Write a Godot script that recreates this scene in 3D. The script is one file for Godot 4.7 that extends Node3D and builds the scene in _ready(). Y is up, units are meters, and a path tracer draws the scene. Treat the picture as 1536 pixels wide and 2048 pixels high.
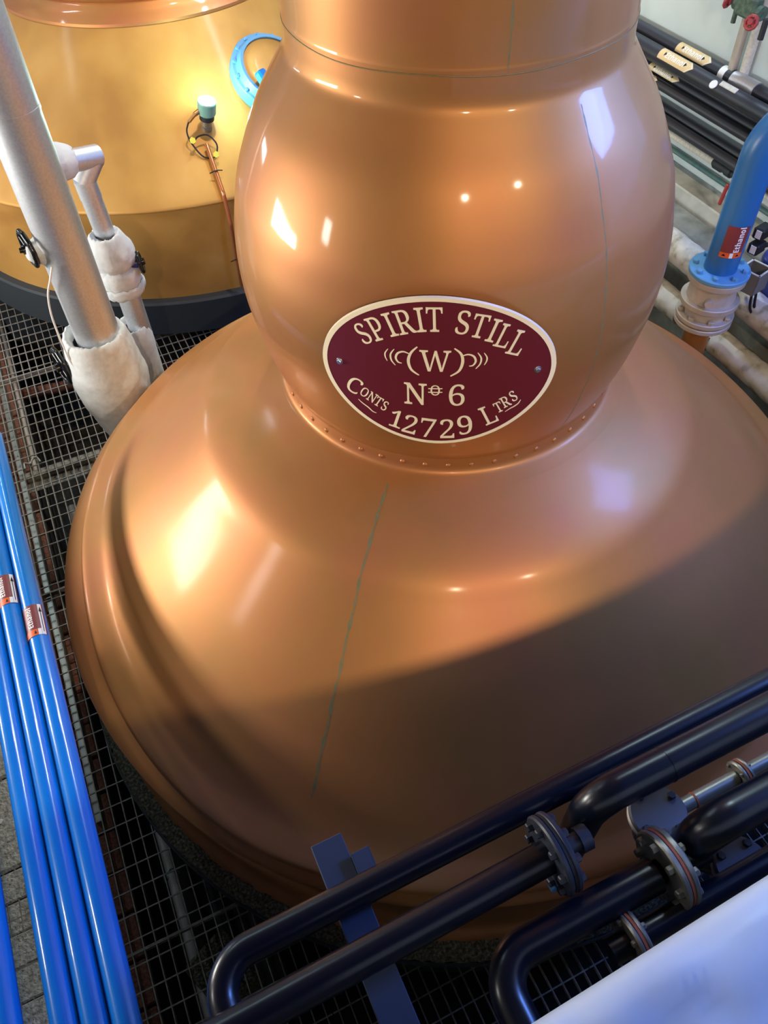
extends Node3D
# A copper spirit still in a still house, seen from the walkway above.
# World: the row of stills runs along Z, the front still stands at the origin, grating floor at y = -1.9.

var M := {}
var base_of := {}
var used := {}
var rng := RandomNumberGenerator.new()
const FLOOR_Y := -1.9

# ------------------------------------------------------------------ mesh building
class MB:
	var v := PackedVector3Array()
	var n := PackedVector3Array()
	var uv := PackedVector2Array()
	var idx := PackedInt32Array()
	func tri(a: int, b: int, c: int) -> void:
		var g := (v[c] - v[a]).cross(v[b] - v[a])
		if g.length_squared() < 1e-18:
			return
		if g.dot(n[a] + n[b] + n[c]) < 0.0:
			idx.append(a); idx.append(c); idx.append(b)
		else:
			idx.append(a); idx.append(b); idx.append(c)
	func grid(rows: Array, norms: Array, us: PackedFloat32Array, vs: PackedFloat32Array) -> void:
		var w: int = rows[0].size()
		var o := v.size()
		for i in rows.size():
			v.append_array(rows[i]); n.append_array(norms[i])
			for j in w:
				uv.append(Vector2(us[j], vs[i]))
		for i in rows.size() - 1:
			for j in w - 1:
				var a := o + i * w + j
				tri(a, a + 1, a + w); tri(a + 1, a + w + 1, a + w)
	func flat(pts: PackedVector3Array, nn: Vector3) -> void:   # convex fan
		var o := v.size()
		for p in pts:
			v.append(p); n.append(nn); uv.append(Vector2(p.x + p.y * 0.3, p.z + p.y))
		for i in range(1, pts.size() - 1):
			tri(o, o + i, o + i + 1)
	func auto(pts: PackedVector3Array, inside: Vector3) -> void:
		var nn := (pts[1] - pts[0]).cross(pts[2] - pts[0]).normalized()
		if nn.dot(pts[0] - inside) < 0.0:
			nn = -nn
		flat(pts, nn)
	# chamfered box
	func box(c: Vector3, s: Vector3, b := 0.0, bas := Basis()) -> void:
		var h := s * 0.5
		b = minf(b, minf(h.x, minf(h.y, h.z)) * 0.9)
		var ax := [Vector3.RIGHT, Vector3.UP, Vector3.BACK]
		for i in 3:
			for sg: float in [-1.0, 1.0]:
				var a: Vector3 = ax[i] * sg
				var u: Vector3 = ax[(i + 1) % 3]
				var w: Vector3 = ax[(i + 2) % 3]
				var hu := h[(i + 1) % 3] - b
				var hw := h[(i + 2) % 3] - b
				var p := PackedVector3Array()
				for q: Vector2 in [Vector2(-1, -1), Vector2(1, -1), Vector2(1, 1), Vector2(-1, 1)]:
					p.append(c + bas * (a * h[i] + u * hu * q.x + w * hw * q.y))
				flat(p, bas * a)
		if b > 0.0:
			for i in 3:
				var j := (i + 1) % 3
				var k := (i + 2) % 3
				for si: float in [-1.0, 1.0]:
					for sj: float in [-1.0, 1.0]:
						var p := PackedVector3Array()
						for e: Array in [[0, -1.0], [0, 1.0], [1, 1.0], [1, -1.0]]:
							var q := Vector3.ZERO
							q[k] = (h[k] - b) * float(e[1])
							q[i] = si * (h[i] if e[0] == 0 else h[i] - b)
							q[j] = sj * (h[j] - b if e[0] == 0 else h[j])
							p.append(c + bas * q)
						var nn := Vector3.ZERO
						nn[i] = si; nn[j] = sj
						flat(p, bas * nn.normalized())
			for sx: float in [-1.0, 1.0]:
				for sy: float in [-1.0, 1.0]:
					for sz: float in [-1.0, 1.0]:
						var sg3 := Vector3(sx, sy, sz)
						var p := PackedVector3Array()
						for i in 3:
							var q := sg3 * (h - Vector3.ONE * b)
							q[i] = sg3[i] * h[i]
							p.append(c + bas * q)
						flat(p, bas * sg3.normalized())
	# body of revolution: sections of (r, y) points, each smooth inside, hard between them
	func lathe(sections: Array, at := Vector3.ZERO, bas := Basis(), segs := 48, a0 := 0.0, a1 := TAU, bend = null) -> void:
		var us := PackedFloat32Array()
		for j in segs + 1:
			us.append(float(j) / segs * (a1 - a0) / TAU * 4.0)
		for sec: PackedVector2Array in sections:
			var rows := []
			var norms := []
			var vs := PackedFloat32Array()
			var L := 0.0
			for i in sec.size():
				var t: Vector2 = sec[mini(i + 1, sec.size() - 1)] - sec[maxi(i - 1, 0)]
				if i > 0:
					L += sec[i].distance_to(sec[i - 1])
				vs.append(L)
				var nn := Vector2(-t.y, t.x).normalized()
				var r := PackedVector3Array()
				var m := PackedVector3Array()
				for j in segs + 1:
					var a := lerpf(a0, a1, float(j) / segs)
					var p := Vector2(sec[i].x, sec[i].y)
					var n2 := nn
					if bend != null:
						p = bend.call(p, a)
						var q0: Vector2 = bend.call(sec[maxi(i - 1, 0)], a)
						var q1: Vector2 = bend.call(sec[mini(i + 1, sec.size() - 1)], a)
						n2 = Vector2(q0.y - q1.y, q1.x - q0.x).normalized()
					r.append(at + bas * Vector3(sin(a) * p.x, p.y, cos(a) * p.x))
					m.append(bas * Vector3(sin(a) * n2.x, n2.y, cos(a) * n2.x))
				rows.append(r); norms.append(m)
			grid(rows, norms, us, vs)
	# swept tube
	func tube(path: PackedVector3Array, rad: Variant, sides := 20, caps := true) -> void:
		var us := PackedFloat32Array()
		for j in sides + 1:
			us.append(float(j) / sides)
		var rows := []
		var norms := []
		var vs := PackedFloat32Array()
		var t0 := (path[1] - path[0]).normalized()
		var x := t0.cross(Vector3.UP if absf(t0.y) < 0.9 else Vector3.RIGHT).normalized()
		var L := 0.0
		for i in path.size():
			var t := (path[mini(i + 1, path.size() - 1)] - path[maxi(i - 1, 0)]).normalized()
			x = (x - t * x.dot(t)).normalized()
			var y := t.cross(x)
			if i > 0:
				L += path[i].distance_to(path[i - 1])
			vs.append(L)
			var rr: float = rad if rad is float else rad[i]
			var r := PackedVector3Array()
			var m := PackedVector3Array()
			for j in sides + 1:
				var a := TAU * j / sides
				var d := x * cos(a) + y * sin(a)
				r.append(path[i] + d * rr); m.append(d)
			rows.append(r); norms.append(m)
		grid(rows, norms, us, vs)
		if caps:
			for e in [0, path.size() - 1]:
				var p: PackedVector3Array = rows[e].duplicate()
				p.resize(sides)
				flat(p, (-t0 if e == 0 else (path[e] - path[e - 1]).normalized()))
	# hexagonal bolt head standing on at, axis d
	func hexa(at: Vector3, d: Vector3, r: float, h: float) -> void:
		var bas := MB.along(d)
		var lo := PackedVector3Array(); var mid := PackedVector3Array(); var top := PackedVector3Array()
		for k in 6:
			var a := TAU * k / 6
			var q := Vector3(cos(a), 0, sin(a))
			lo.append(at + bas * (q * r)); mid.append(at + bas * (q * r + Vector3.UP * h * 0.8)); top.append(at + bas * (q * r * 0.82 + Vector3.UP * h))
		for k in 6:
			var k2 := (k + 1) % 6
			auto(PackedVector3Array([lo[k], lo[k2], mid[k2], mid[k]]), at)
			auto(PackedVector3Array([mid[k], mid[k2], top[k2], top[k]]), at)
		flat(top, bas.y)
	static func along(d: Vector3) -> Basis:
		var y := d.normalized()
		var x := y.cross(Vector3.BACK if absf(y.z) < 0.9 else Vector3.RIGHT).normalized()
		return Basis(x, y, x.cross(y))
	func mesh() -> ArrayMesh:
		var a := []
		a.resize(Mesh.ARRAY_MAX)
		a[Mesh.ARRAY_VERTEX] = v; a[Mesh.ARRAY_NORMAL] = n; a[Mesh.ARRAY_TEX_UV] = uv; a[Mesh.ARRAY_INDEX] = idx
		var m := ArrayMesh.new()
		m.add_surface_from_arrays(Mesh.PRIMITIVE_TRIANGLES, a)
		return m

func V2(a: Array) -> PackedVector2Array:      # flat list r, y, r, y ...
	var p := PackedVector2Array()
	for i in range(0, a.size(), 2):
		p.append(Vector2(a[i], a[i + 1]))
	return p

func smooth2(p: PackedVector2Array, n := 6) -> PackedVector2Array:
	var o := PackedVector2Array()
	for i in p.size() - 1:
		var a := p[maxi(i - 1, 0)]; var b := p[i]; var c := p[i + 1]; var d := p[mini(i + 2, p.size() - 1)]
		for k in n:
			o.append(b.cubic_interpolate(c, a, d, float(k) / n))
	o.append(p[p.size() - 1])
	return o

func smooth3(p: PackedVector3Array, n := 8) -> PackedVector3Array:
	var o := PackedVector3Array()
	for i in p.size() - 1:
		for k in n:
			o.append(p[i].cubic_interpolate(p[i + 1], p[maxi(i - 1, 0)], p[mini(i + 2, p.size() - 1)], float(k) / n))
	o.append(p[p.size() - 1])
	return o

func V3(a: Array) -> PackedVector3Array:
	var p := PackedVector3Array()
	for i in range(0, a.size(), 3):
		p.append(Vector3(a[i], a[i + 1], a[i + 2]))
	return p

func fillet(p: PackedVector3Array, rad: float, n := 10) -> PackedVector3Array:
	var o := PackedVector3Array([p[0]])
	for i in range(1, p.size() - 1):
		var d0 := (p[i - 1] - p[i]).normalized()
		var d1 := (p[i + 1] - p[i]).normalized()
		var th := d0.angle_to(d1)
		var l := rad / tan(th * 0.5)
		var c := p[i] + (d0 + d1).normalized() * (rad / sin(th * 0.5))
		var s := p[i] + d0 * l - c
		var e := p[i] + d1 * l - c
		var axis := s.cross(e).normalized()
		for k in n + 1:
			o.append(c + s.rotated(axis, s.angle_to(e) * k / n))
	o.append(p[p.size() - 1])
	return o

# ------------------------------------------------------------------ nodes
func numbered(called: String) -> String:
	if not used.has(called):
		used[called] = 0
		return called
	used[called] += 1
	return "%s_%03d" % [called, used[called]]

func tag(o: Node, label: String, category: String, group := "") -> void:
	o.set_meta("label", label); o.set_meta("category", category)
	if group != "":
		o.set_meta("group", group)

func thing(called: String, label: String, category: String, at := Vector3.ZERO, group := "") -> Node3D:
	var o := Node3D.new()
	o.name = numbered(called)
	add_child(o)
	o.position = at
	base_of[o] = at
	tag(o, label, category, group)
	return o

func put(called: String, mesh: Mesh, m: Material, parent: Node3D) -> MeshInstance3D:   # mesh given in world coordinates
	var o := MeshInstance3D.new()
	o.name = called
	o.mesh = mesh
	o.material_override = m
	parent.add_child(o, true)
	o.position = -base_of.get(parent, Vector3.ZERO)
	base_of[o] = Vector3.ZERO
	return o

func place(called: String, mesh: Mesh, m: Material, parent: Node3D, xf: Transform3D) -> MeshInstance3D:  # shared mesh, world transform
	var o := put(called, mesh, m, parent)
	var off := o.position
	o.transform = Transform3D(xf.basis, xf.origin + off)
	base_of[o] = xf.origin
	return o

func struct(called: String, mesh: Mesh, m: Material) -> MeshInstance3D:
	var o := put(called, mesh, m, self)
	o.set_meta("kind", "structure")
	return o

func boxes(list: Array, bevel := 0.0) -> ArrayMesh:   # list of [centre, size]
	var b := MB.new()
	for e in list:
		b.box(e[0], e[1], bevel)
	return b.mesh()

# ------------------------------------------------------------------ materials
func noise(freq: float, oct := 4, seed_ := 1, type := FastNoiseLite.TYPE_SIMPLEX_SMOOTH) -> FastNoiseLite:
	var f := FastNoiseLite.new()
	f.noise_type = type
	f.frequency = freq
	f.fractal_octaves = oct
	f.seed = seed_
	return f

func ntex(freq: float, cols: Array, oct := 4, seed_ := 1, size := 512) -> NoiseTexture2D:
	var t := NoiseTexture2D.new()
	t.width = size; t.height = size; t.seamless = true
	t.noise = noise(freq, oct, seed_)
	if cols.size():
		var g := Gradient.new()
		var offs := PackedFloat32Array()
		var cc := PackedColorArray()
		for i in cols.size():
			offs.append(0.15 + 0.7 * float(i) / maxf(1.0, cols.size() - 1)); cc.append(cols[i])
		g.offsets = offs; g.colors = cc
		t.color_ramp = g
	return t

func plain(c: Color, rough := 0.5, metal := 0.0) -> StandardMaterial3D:
	var m := StandardMaterial3D.new()
	m.albedo_color = c; m.roughness = rough; m.metallic = metal
	return m

func spotted(cols: Array, rough: float, metal := 0.0, freq := 0.01, scale := 1.0, bump := 0.0, seed_ := 1) -> StandardMaterial3D:
	var m := plain(Color.WHITE, rough, metal)
	m.albedo_texture = ntex(freq, cols, 5, seed_)
	m.uv1_triplanar = true
	m.uv1_world_triplanar = true
	m.uv1_scale = Vector3.ONE * scale
	if bump > 0.0:
		m.heightmap_enabled = true
		m.heightmap_texture = ntex(freq * 2.0, [], 5, seed_ + 7)
		m.heightmap_scale = bump
	return m

func make_materials() -> void:
	for e in [["copper", [Color8(168, 123, 68), Color8(184, 126, 72), Color8(184, 117, 78)], 3], ["dull_copper", [Color8(168, 123, 68), Color8(184, 126, 72), Color8(184, 117, 78)], 3], ["gold_copper", [Color8(160, 112, 52), Color8(184, 136, 66), Color8(198, 152, 84)], 9]]:
		var c := spotted(e[1], 0.58 if e[0] == "gold_copper" else 0.5, 0.4 if e[0] == "gold_copper" else 0.58, 0.004, 0.6, 0.0, e[2])
		c.clearcoat_enabled = true
		c.clearcoat = {"copper": 0.4, "dull_copper": 0.13, "gold_copper": 0.05}[e[0]]
		c.clearcoat_roughness = 0.08 if e[0] == "copper" else 0.14
		M[e[0]] = c
	M.seam = spotted([Color8(120, 118, 84), Color8(140, 128, 88), Color8(112, 124, 100)], 0.5, 0.4, 0.03, 2.0)
	M.crust = spotted([Color8(40, 40, 32), Color8(86, 84, 66), Color8(150, 146, 124)], 0.9, 0.0, 0.03, 4.0, 0.6, 4)
	M.rim = plain(Color8(36, 44, 50), 0.6)
	M.maroon = plain(Color8(104, 30, 42), 0.4)
	M.cream = plain(Color8(255, 243, 212), 0.5)
	M.bolt = plain(Color8(176, 180, 188), 0.3, 0.8)
	M.blue = plain(Color8(14, 122, 218), 0.22)
	M.blue.clearcoat_enabled = true
	M.blue.clearcoat = 0.6
	M.blue.clearcoat_roughness = 0.06
	M.dullblue = plain(Color8(40, 104, 165), 0.35)
	M.flangeblue = plain(Color8(88, 148, 198), 0.5)
	M.black = plain(Color8(14, 18, 30), 0.28)
	M.blackpaint = plain(Color8(42, 46, 58), 0.45)
	M.wheel = plain(Color8(16, 18, 22), 0.25)
	M.bracket = plain(Color8(62, 72, 92), 0.5, 0.2)
	M.alu = spotted([Color8(200, 204, 210), Color8(216, 220, 226)], 0.46, 0.82, 0.02, 6.0, 0.0, 5)
	M.jacket = spotted([Color8(196, 200, 200), Color8(216, 219, 220)], 0.75, 0.0, 0.012, 3.0, 0.12, 6)
	M.whitewrap = spotted([Color8(214, 228, 244), Color8(224, 236, 250)], 0.34, 0.0, 0.004, 1.0, 0.0, 8)
	M.whitewrap.rim_enabled = false
	M.steel = plain(Color8(150, 148, 138), 0.4, 0.7)
	M.grating = spotted([Color8(122, 116, 106), Color8(156, 152, 144)], 0.6, 0.3, 0.02, 3.0, 0.0, 11)
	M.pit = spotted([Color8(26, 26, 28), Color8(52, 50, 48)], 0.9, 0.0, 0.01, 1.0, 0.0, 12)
	M.brick = spotted([Color8(104, 62, 48), Color8(138, 92, 72)], 0.9, 0.0, 0.03, 3.0, 0.3, 13)
	M.stone = spotted([Color8(150, 150, 144), Color8(184, 184, 176), Color8(206, 206, 198)], 0.85, 0.0, 0.02, 2.6, 0.8, 14)
	M.wall = spotted([Color8(196, 213, 218), Color8(205, 222, 226), Color8(210, 226, 230)], 0.7, 0.0, 0.005, 0.7, 0.1, 15)
	M.concrete = spotted([Color8(112, 114, 108), Color8(136, 140, 134), Color8(158, 160, 154)], 0.85, 0.0, 0.006, 1.2, 0.15, 16)
	M.ledge = spotted([Color8(150, 156, 152), Color8(178, 184, 182), Color8(196, 200, 198)], 0.8, 0.0, 0.006, 1.2, 0.1, 26)
	M.palefloor = plain(Color8(196, 204, 208), 0.7)
	M.lagging = spotted([Color8(130, 126, 106), Color8(190, 188, 176), Color8(206, 204, 196), Color8(214, 212, 206)], 0.8, 0.0, 0.008, 1.8, 0.15, 17)
	M.whitepipe = spotted([Color8(190, 190, 180), Color8(220, 220, 212)], 0.6, 0.0, 0.03, 3.0, 0.0, 18)
	M.teal = spotted([Color8(52, 110, 118), Color8(96, 120, 116)], 0.5, 0.0, 0.02, 2.0, 0.0, 19)
	M.castgrey = spotted([Color8(172, 164, 156), Color8(194, 186, 178)], 0.55, 0.3, 0.008, 2.0, 0.04, 20)
	M.label_cream = plain(Color8(222, 198, 150), 0.5)
	M.white = plain(Color8(235, 238, 240), 0.5)
	M.label_red = plain(Color8(126, 52, 54), 0.45)
	M.orange = plain(Color8(226, 92, 34), 0.5)
	M.dark = plain(Color8(18, 18, 20), 0.6)
	M.gasket = plain(Color8(176, 84, 48), 0.7)
	M.discgrey = plain(Color8(92, 90, 96), 0.6, 0.2)
	M.green = spotted([Color8(60, 84, 72), Color8(96, 118, 106)], 0.6, 0.1, 0.02, 3.0, 0.0, 21)
	M.redwheel = plain(Color8(160, 62, 66), 0.4)
	M.yellow = plain(Color8(228, 212, 70), 0.5)
	M.brass = plain(Color8(196, 150, 90), 0.35, 0.8)
	M.tubecopper = plain(Color8(206, 130, 90), 0.3, 0.85)
	M.lampgrey = plain(Color8(130, 186, 174), 0.4, 0.1)
	M.ceiling = plain(Color8(70, 64, 58), 0.9)
	M.drabwall = plain(Color8(168, 164, 156), 0.9)
	M.walkgrey = plain(Color8(96, 95, 94), 0.8)
	M.actuator = plain(Color8(112, 112, 112), 0.5, 0.2)
	M.darkblue = plain(Color8(36, 58, 140), 0.35)
	M.glass = plain(Color(0.9, 0.95, 1.0, 0.12), 0.0)
	M.glass.transparency = BaseMaterial3D.TRANSPARENCY_ALPHA

func glow(c: Color, e: float) -> StandardMaterial3D:
	var m := plain(c, 0.5)
	m.emission_enabled = true
	m.emission = c
	m.emission_energy_multiplier = e
	return m

# ------------------------------------------------------------------ shared shapes
func flange_sections(r: float, hole: float, h: float, b := 0.004) -> Array:   # disc from y 0 to h
	return [V2([hole, h, r - b, h]), V2([r - b, h, r, h - b]), V2([r, h - b, r, b]), V2([r, b, r - b, 0]), V2([r - b, 0, hole, 0])]

func disc(b: MB, at: Vector3, d: Vector3, r: float, hole: float, h: float, segs := 40) -> void:
	b.lathe(flange_sections(r, hole, h), at, MB.along(d), segs)

func bolts_around(parent: Node3D, at: Vector3, d: Vector3, r: float, count: int, br: float, bh: float, m: Material, a0 := 0.2) -> void:
	var hb := MB.new()
	hb.hexa(Vector3.ZERO, Vector3.UP, br, bh)
	var mesh := hb.mesh()
	var bas := MB.along(d)
	for k in count:
		var a := a0 + TAU * k / count
		place("bolt", mesh, m, parent, Transform3D(bas, at + bas * Vector3(cos(a) * r, 0, sin(a) * r)))

func handwheel(parent: Node3D, at: Vector3, d: Vector3, r: float, rim: float, m: Material) -> void:
	var bas := MB.along(d)
	var b := MB.new()
	var ring := PackedVector3Array()
	for k in 41:
		var a := TAU * k / 40
		ring.append(at + bas * (Vector3(cos(a), 0, sin(a)) * r * (1.0 + 0.035 * sin(a * 10.0))))
	b.tube(ring, rim, 10, false)
	put("wheel_rim", b.mesh(), m, parent)
	for k in 4:
		var a := TAU * (k + 0.3) / 4
		var s := MB.new()
		s.tube(PackedVector3Array([at, at + bas * (Vector3(cos(a), 0, sin(a)) * r)]), rim * 0.8, 8)
		put("spoke", s.mesh(), m, parent)
	var h := MB.new()
	h.lathe([V2([0.0, rim * 2.2, rim * 1.6, rim * 2.2]), V2([rim * 1.6, rim * 2.2, rim * 2.0, -rim * 2.2]), V2([rim * 2.0, -rim * 2.2, 0, -rim * 2.2])], at, bas, 16)
	put("hub", h.mesh(), m, parent)

# a sticker lying on a pipe: t across the girth (angles a0..a1 about the axis from ref), s along it
func pipe_point(o: Vector3, d: Vector3, ref: Vector3, r: float, s: float, a: float) -> Vector3:
	var q := d.cross(ref)
	return o + d * s + (ref * cos(a) + q * sin(a)) * r

func pipe_patch(o: Vector3, d: Vector3, ref: Vector3, r: float, s0: float, s1: float, a0: float, a1: float, arrow := 0.0, th := 0.0012, chevron := false) -> ArrayMesh:
	var b := MB.new()
	var rows := []
	var norms := []
	var us := PackedFloat32Array([0, 0.33, 0.66, 1])
	var vs := PackedFloat32Array()
	for i in 17:
		var t := i / 16.0
		var a := lerpf(a0, a1, t)
		var nn := (pipe_point(Vector3.ZERO, d, ref, 1.0, 0, a))
		var e := s1 + arrow * (1.0 - absf(2.0 * t - 1.0))
		var row := PackedVector3Array()
		var m := PackedVector3Array()
		var f := s0 + (e - s1 if chevron else 0.0)
		for k in 4:
			row.append(pipe_point(o, d, ref, r + th, lerpf(f, e, us[k]), a)); m.append(nn)
		rows.append(row); norms.append(m); vs.append(t)
	b.grid(rows, norms, us, vs)
	return b.mesh()

func text_mesh(s: String, fontname := "Droid Sans", weight := 700) -> Array:
	var t := TextMesh.new()
	var f := SystemFont.new()
	f.font_names = PackedStringArray([fontname])
	f.font_weight = weight
	t.font = f
	t.text = s
	t.font_size = 64
	t.pixel_size = 0.01
	t.depth = 0.02
	t.curve_step = 1.0
	return t.get_mesh_arrays()

# writes text through a map (x, y, z) -> surface point; the text is scaled to height h over its own bounds and centred
func write(s: String, h: float, stretch: float, to: Callable, fontname := "Droid Sans", weight := 700, baseline := false) -> ArrayMesh:
	var a := text_mesh(s, fontname, weight)
	var src: PackedVector3Array = a[Mesh.ARRAY_VERTEX]
	var lo := Vector3.INF
	var hi := -Vector3.INF
	for p in src:
		lo = lo.min(p); hi = hi.max(p)
	var k := h / (hi.y - lo.y)
	var ids: PackedInt32Array = a[Mesh.ARRAY_INDEX]
	var st := SurfaceTool.new()
	st.begin(Mesh.PRIMITIVE_TRIANGLES)
	st.set_smooth_group(-1)
	var flat := PackedVector3Array()
	for p in src:
		flat.append(Vector3((p.x - (lo.x + hi.x) * 0.5) * k * stretch, (p.y - (lo.y if baseline else (lo.y + hi.y) * 0.5)) * k, clampf((p.z - lo.z) / maxf(hi.z - lo.z, 1e-6), 0.0, 1.0)))
	if ids.size() == 0:
		for i in flat.size():
			ids.append(i)
	# long straight edges are split so that the letters follow a curved face
	var most := h * 0.22
	var todo: Array[PackedVector3Array] = []
	for i in range(0, ids.size(), 3):
		todo.append(PackedVector3Array([flat[ids[i]], flat[ids[i + 1]], flat[ids[i + 2]]]))
	while todo.size():
		var t: PackedVector3Array = todo.pop_back()
		var e := 0
		var longest := 0.0
		for q in 3:
			var l := Vector2(t[q].x - t[(q + 1) % 3].x, t[q].y - t[(q + 1) % 3].y).length()
			if l > longest:
				longest = l; e = q
		if longest > most:
			var mid := (t[e] + t[(e + 1) % 3]) * 0.5
			todo.append(PackedVector3Array([t[e], mid, t[(e + 2) % 3]]))
			todo.append(PackedVector3Array([mid, t[(e + 1) % 3], t[(e + 2) % 3]]))
		else:
			for q in 3:
				st.add_vertex(to.call(t[q].x, t[q].y, t[q].z))
	st.generate_normals()
	return st.commit()

# ------------------------------------------------------------------ the sign on the bulb
const SIGN_PHI := -0.5358
func sign_at(u: float, v: float, w: float) -> Vector3:
	var n := Vector3(sin(SIGN_PHI), 0, cos(SIGN_PHI))
	var h := Vector3(cos(SIGN_PHI), 0, -sin(SIGN_PHI))
	var up := Vector3(0, cos(-0.041), 0) + n * sin(-0.041)
	var nn := h.cross(up)
	return n * 0.7214 + Vector3(0, 0.4832, 0) + h * u + up * v + nn * (w - 0.6 * u * u)

func sign_normal(u: float) -> Vector3:
	return (sign_at(u, 0.0, 1.0) - sign_at(u, 0.0, 0.0) + 1.2 * u * Vector3(cos(SIGN_PHI), 0, -sin(SIGN_PHI))).normalized()

func oval(t: float) -> Vector2:
	var c := cos(t); var s := sin(t)
	return Vector2(signf(c) * pow(absf(c), 2.0 / 1.92) * 0.331, signf(s) * pow(absf(s), 2.0 / 1.92) * 0.2545)

func sign_disc(k0: float, k1: float, w0: float, w1: float) -> ArrayMesh:
	var b := MB.new()
	var us := PackedFloat32Array()
	for j in 97:
		us.append(j / 96.0)
	var rows := []; var norms := []; var vs := PackedFloat32Array()
	for i in 9:
		var k := lerpf(k0, k1, i / 8.0)
		var r := PackedVector3Array(); var m := PackedVector3Array()
		for j in 97:
			var q := oval(TAU * j / 96) * k
			r.append(sign_at(q.x, q.y, w1)); m.append(sign_normal(q.x))
		rows.append(r); norms.append(m); vs.append(k)
	b.grid(rows, norms, us, vs)
	var e0 := PackedVector3Array(); var e1 := PackedVector3Array(); var en := PackedVector3Array()
	for j in 97:
		var q := oval(TAU * j / 96) * k1
		e0.append(sign_at(q.x, q.y, w0)); e1.append(sign_at(q.x, q.y, w1))
		en.append((sign_at(q.x, q.y, 0) - sign_at(q.x * 0.9, q.y * 0.9, 0)).normalized())
	b.grid([e1, e0], [en, en], us, PackedFloat32Array([0, 1]))
	return b.mesh()

func ribbon(pts: Array, wd: float, taper := true) -> ArrayMesh:    # a painted stroke on the sign
	var p := smooth2(V2(pts), 8)
	var a := PackedVector3Array(); var c := PackedVector3Array(); var nn := PackedVector3Array(); var us := PackedFloat32Array()
	for i in p.size():
		var t := (p[mini(i + 1, p.size() - 1)] - p[maxi(i - 1, 0)]).normalized()
		var f := i / float(p.size() - 1)
		var k := wd * 0.5 * ((0.45 + 0.55 * sin(PI * f)) if taper else 1.0)
		var o := Vector2(-t.y, t.x) * k
		a.append(sign_at(p[i].x + o.x, p[i].y + o.y, 0.0078)); c.append(sign_at(p[i].x - o.x, p[i].y - o.y, 0.0078))
		nn.append(sign_normal(p[i].x)); us.append(f)
	var b := MB.new()
	b.grid([a, c], [nn, nn], us, PackedFloat32Array([0, 1]))
	return b.mesh()

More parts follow.
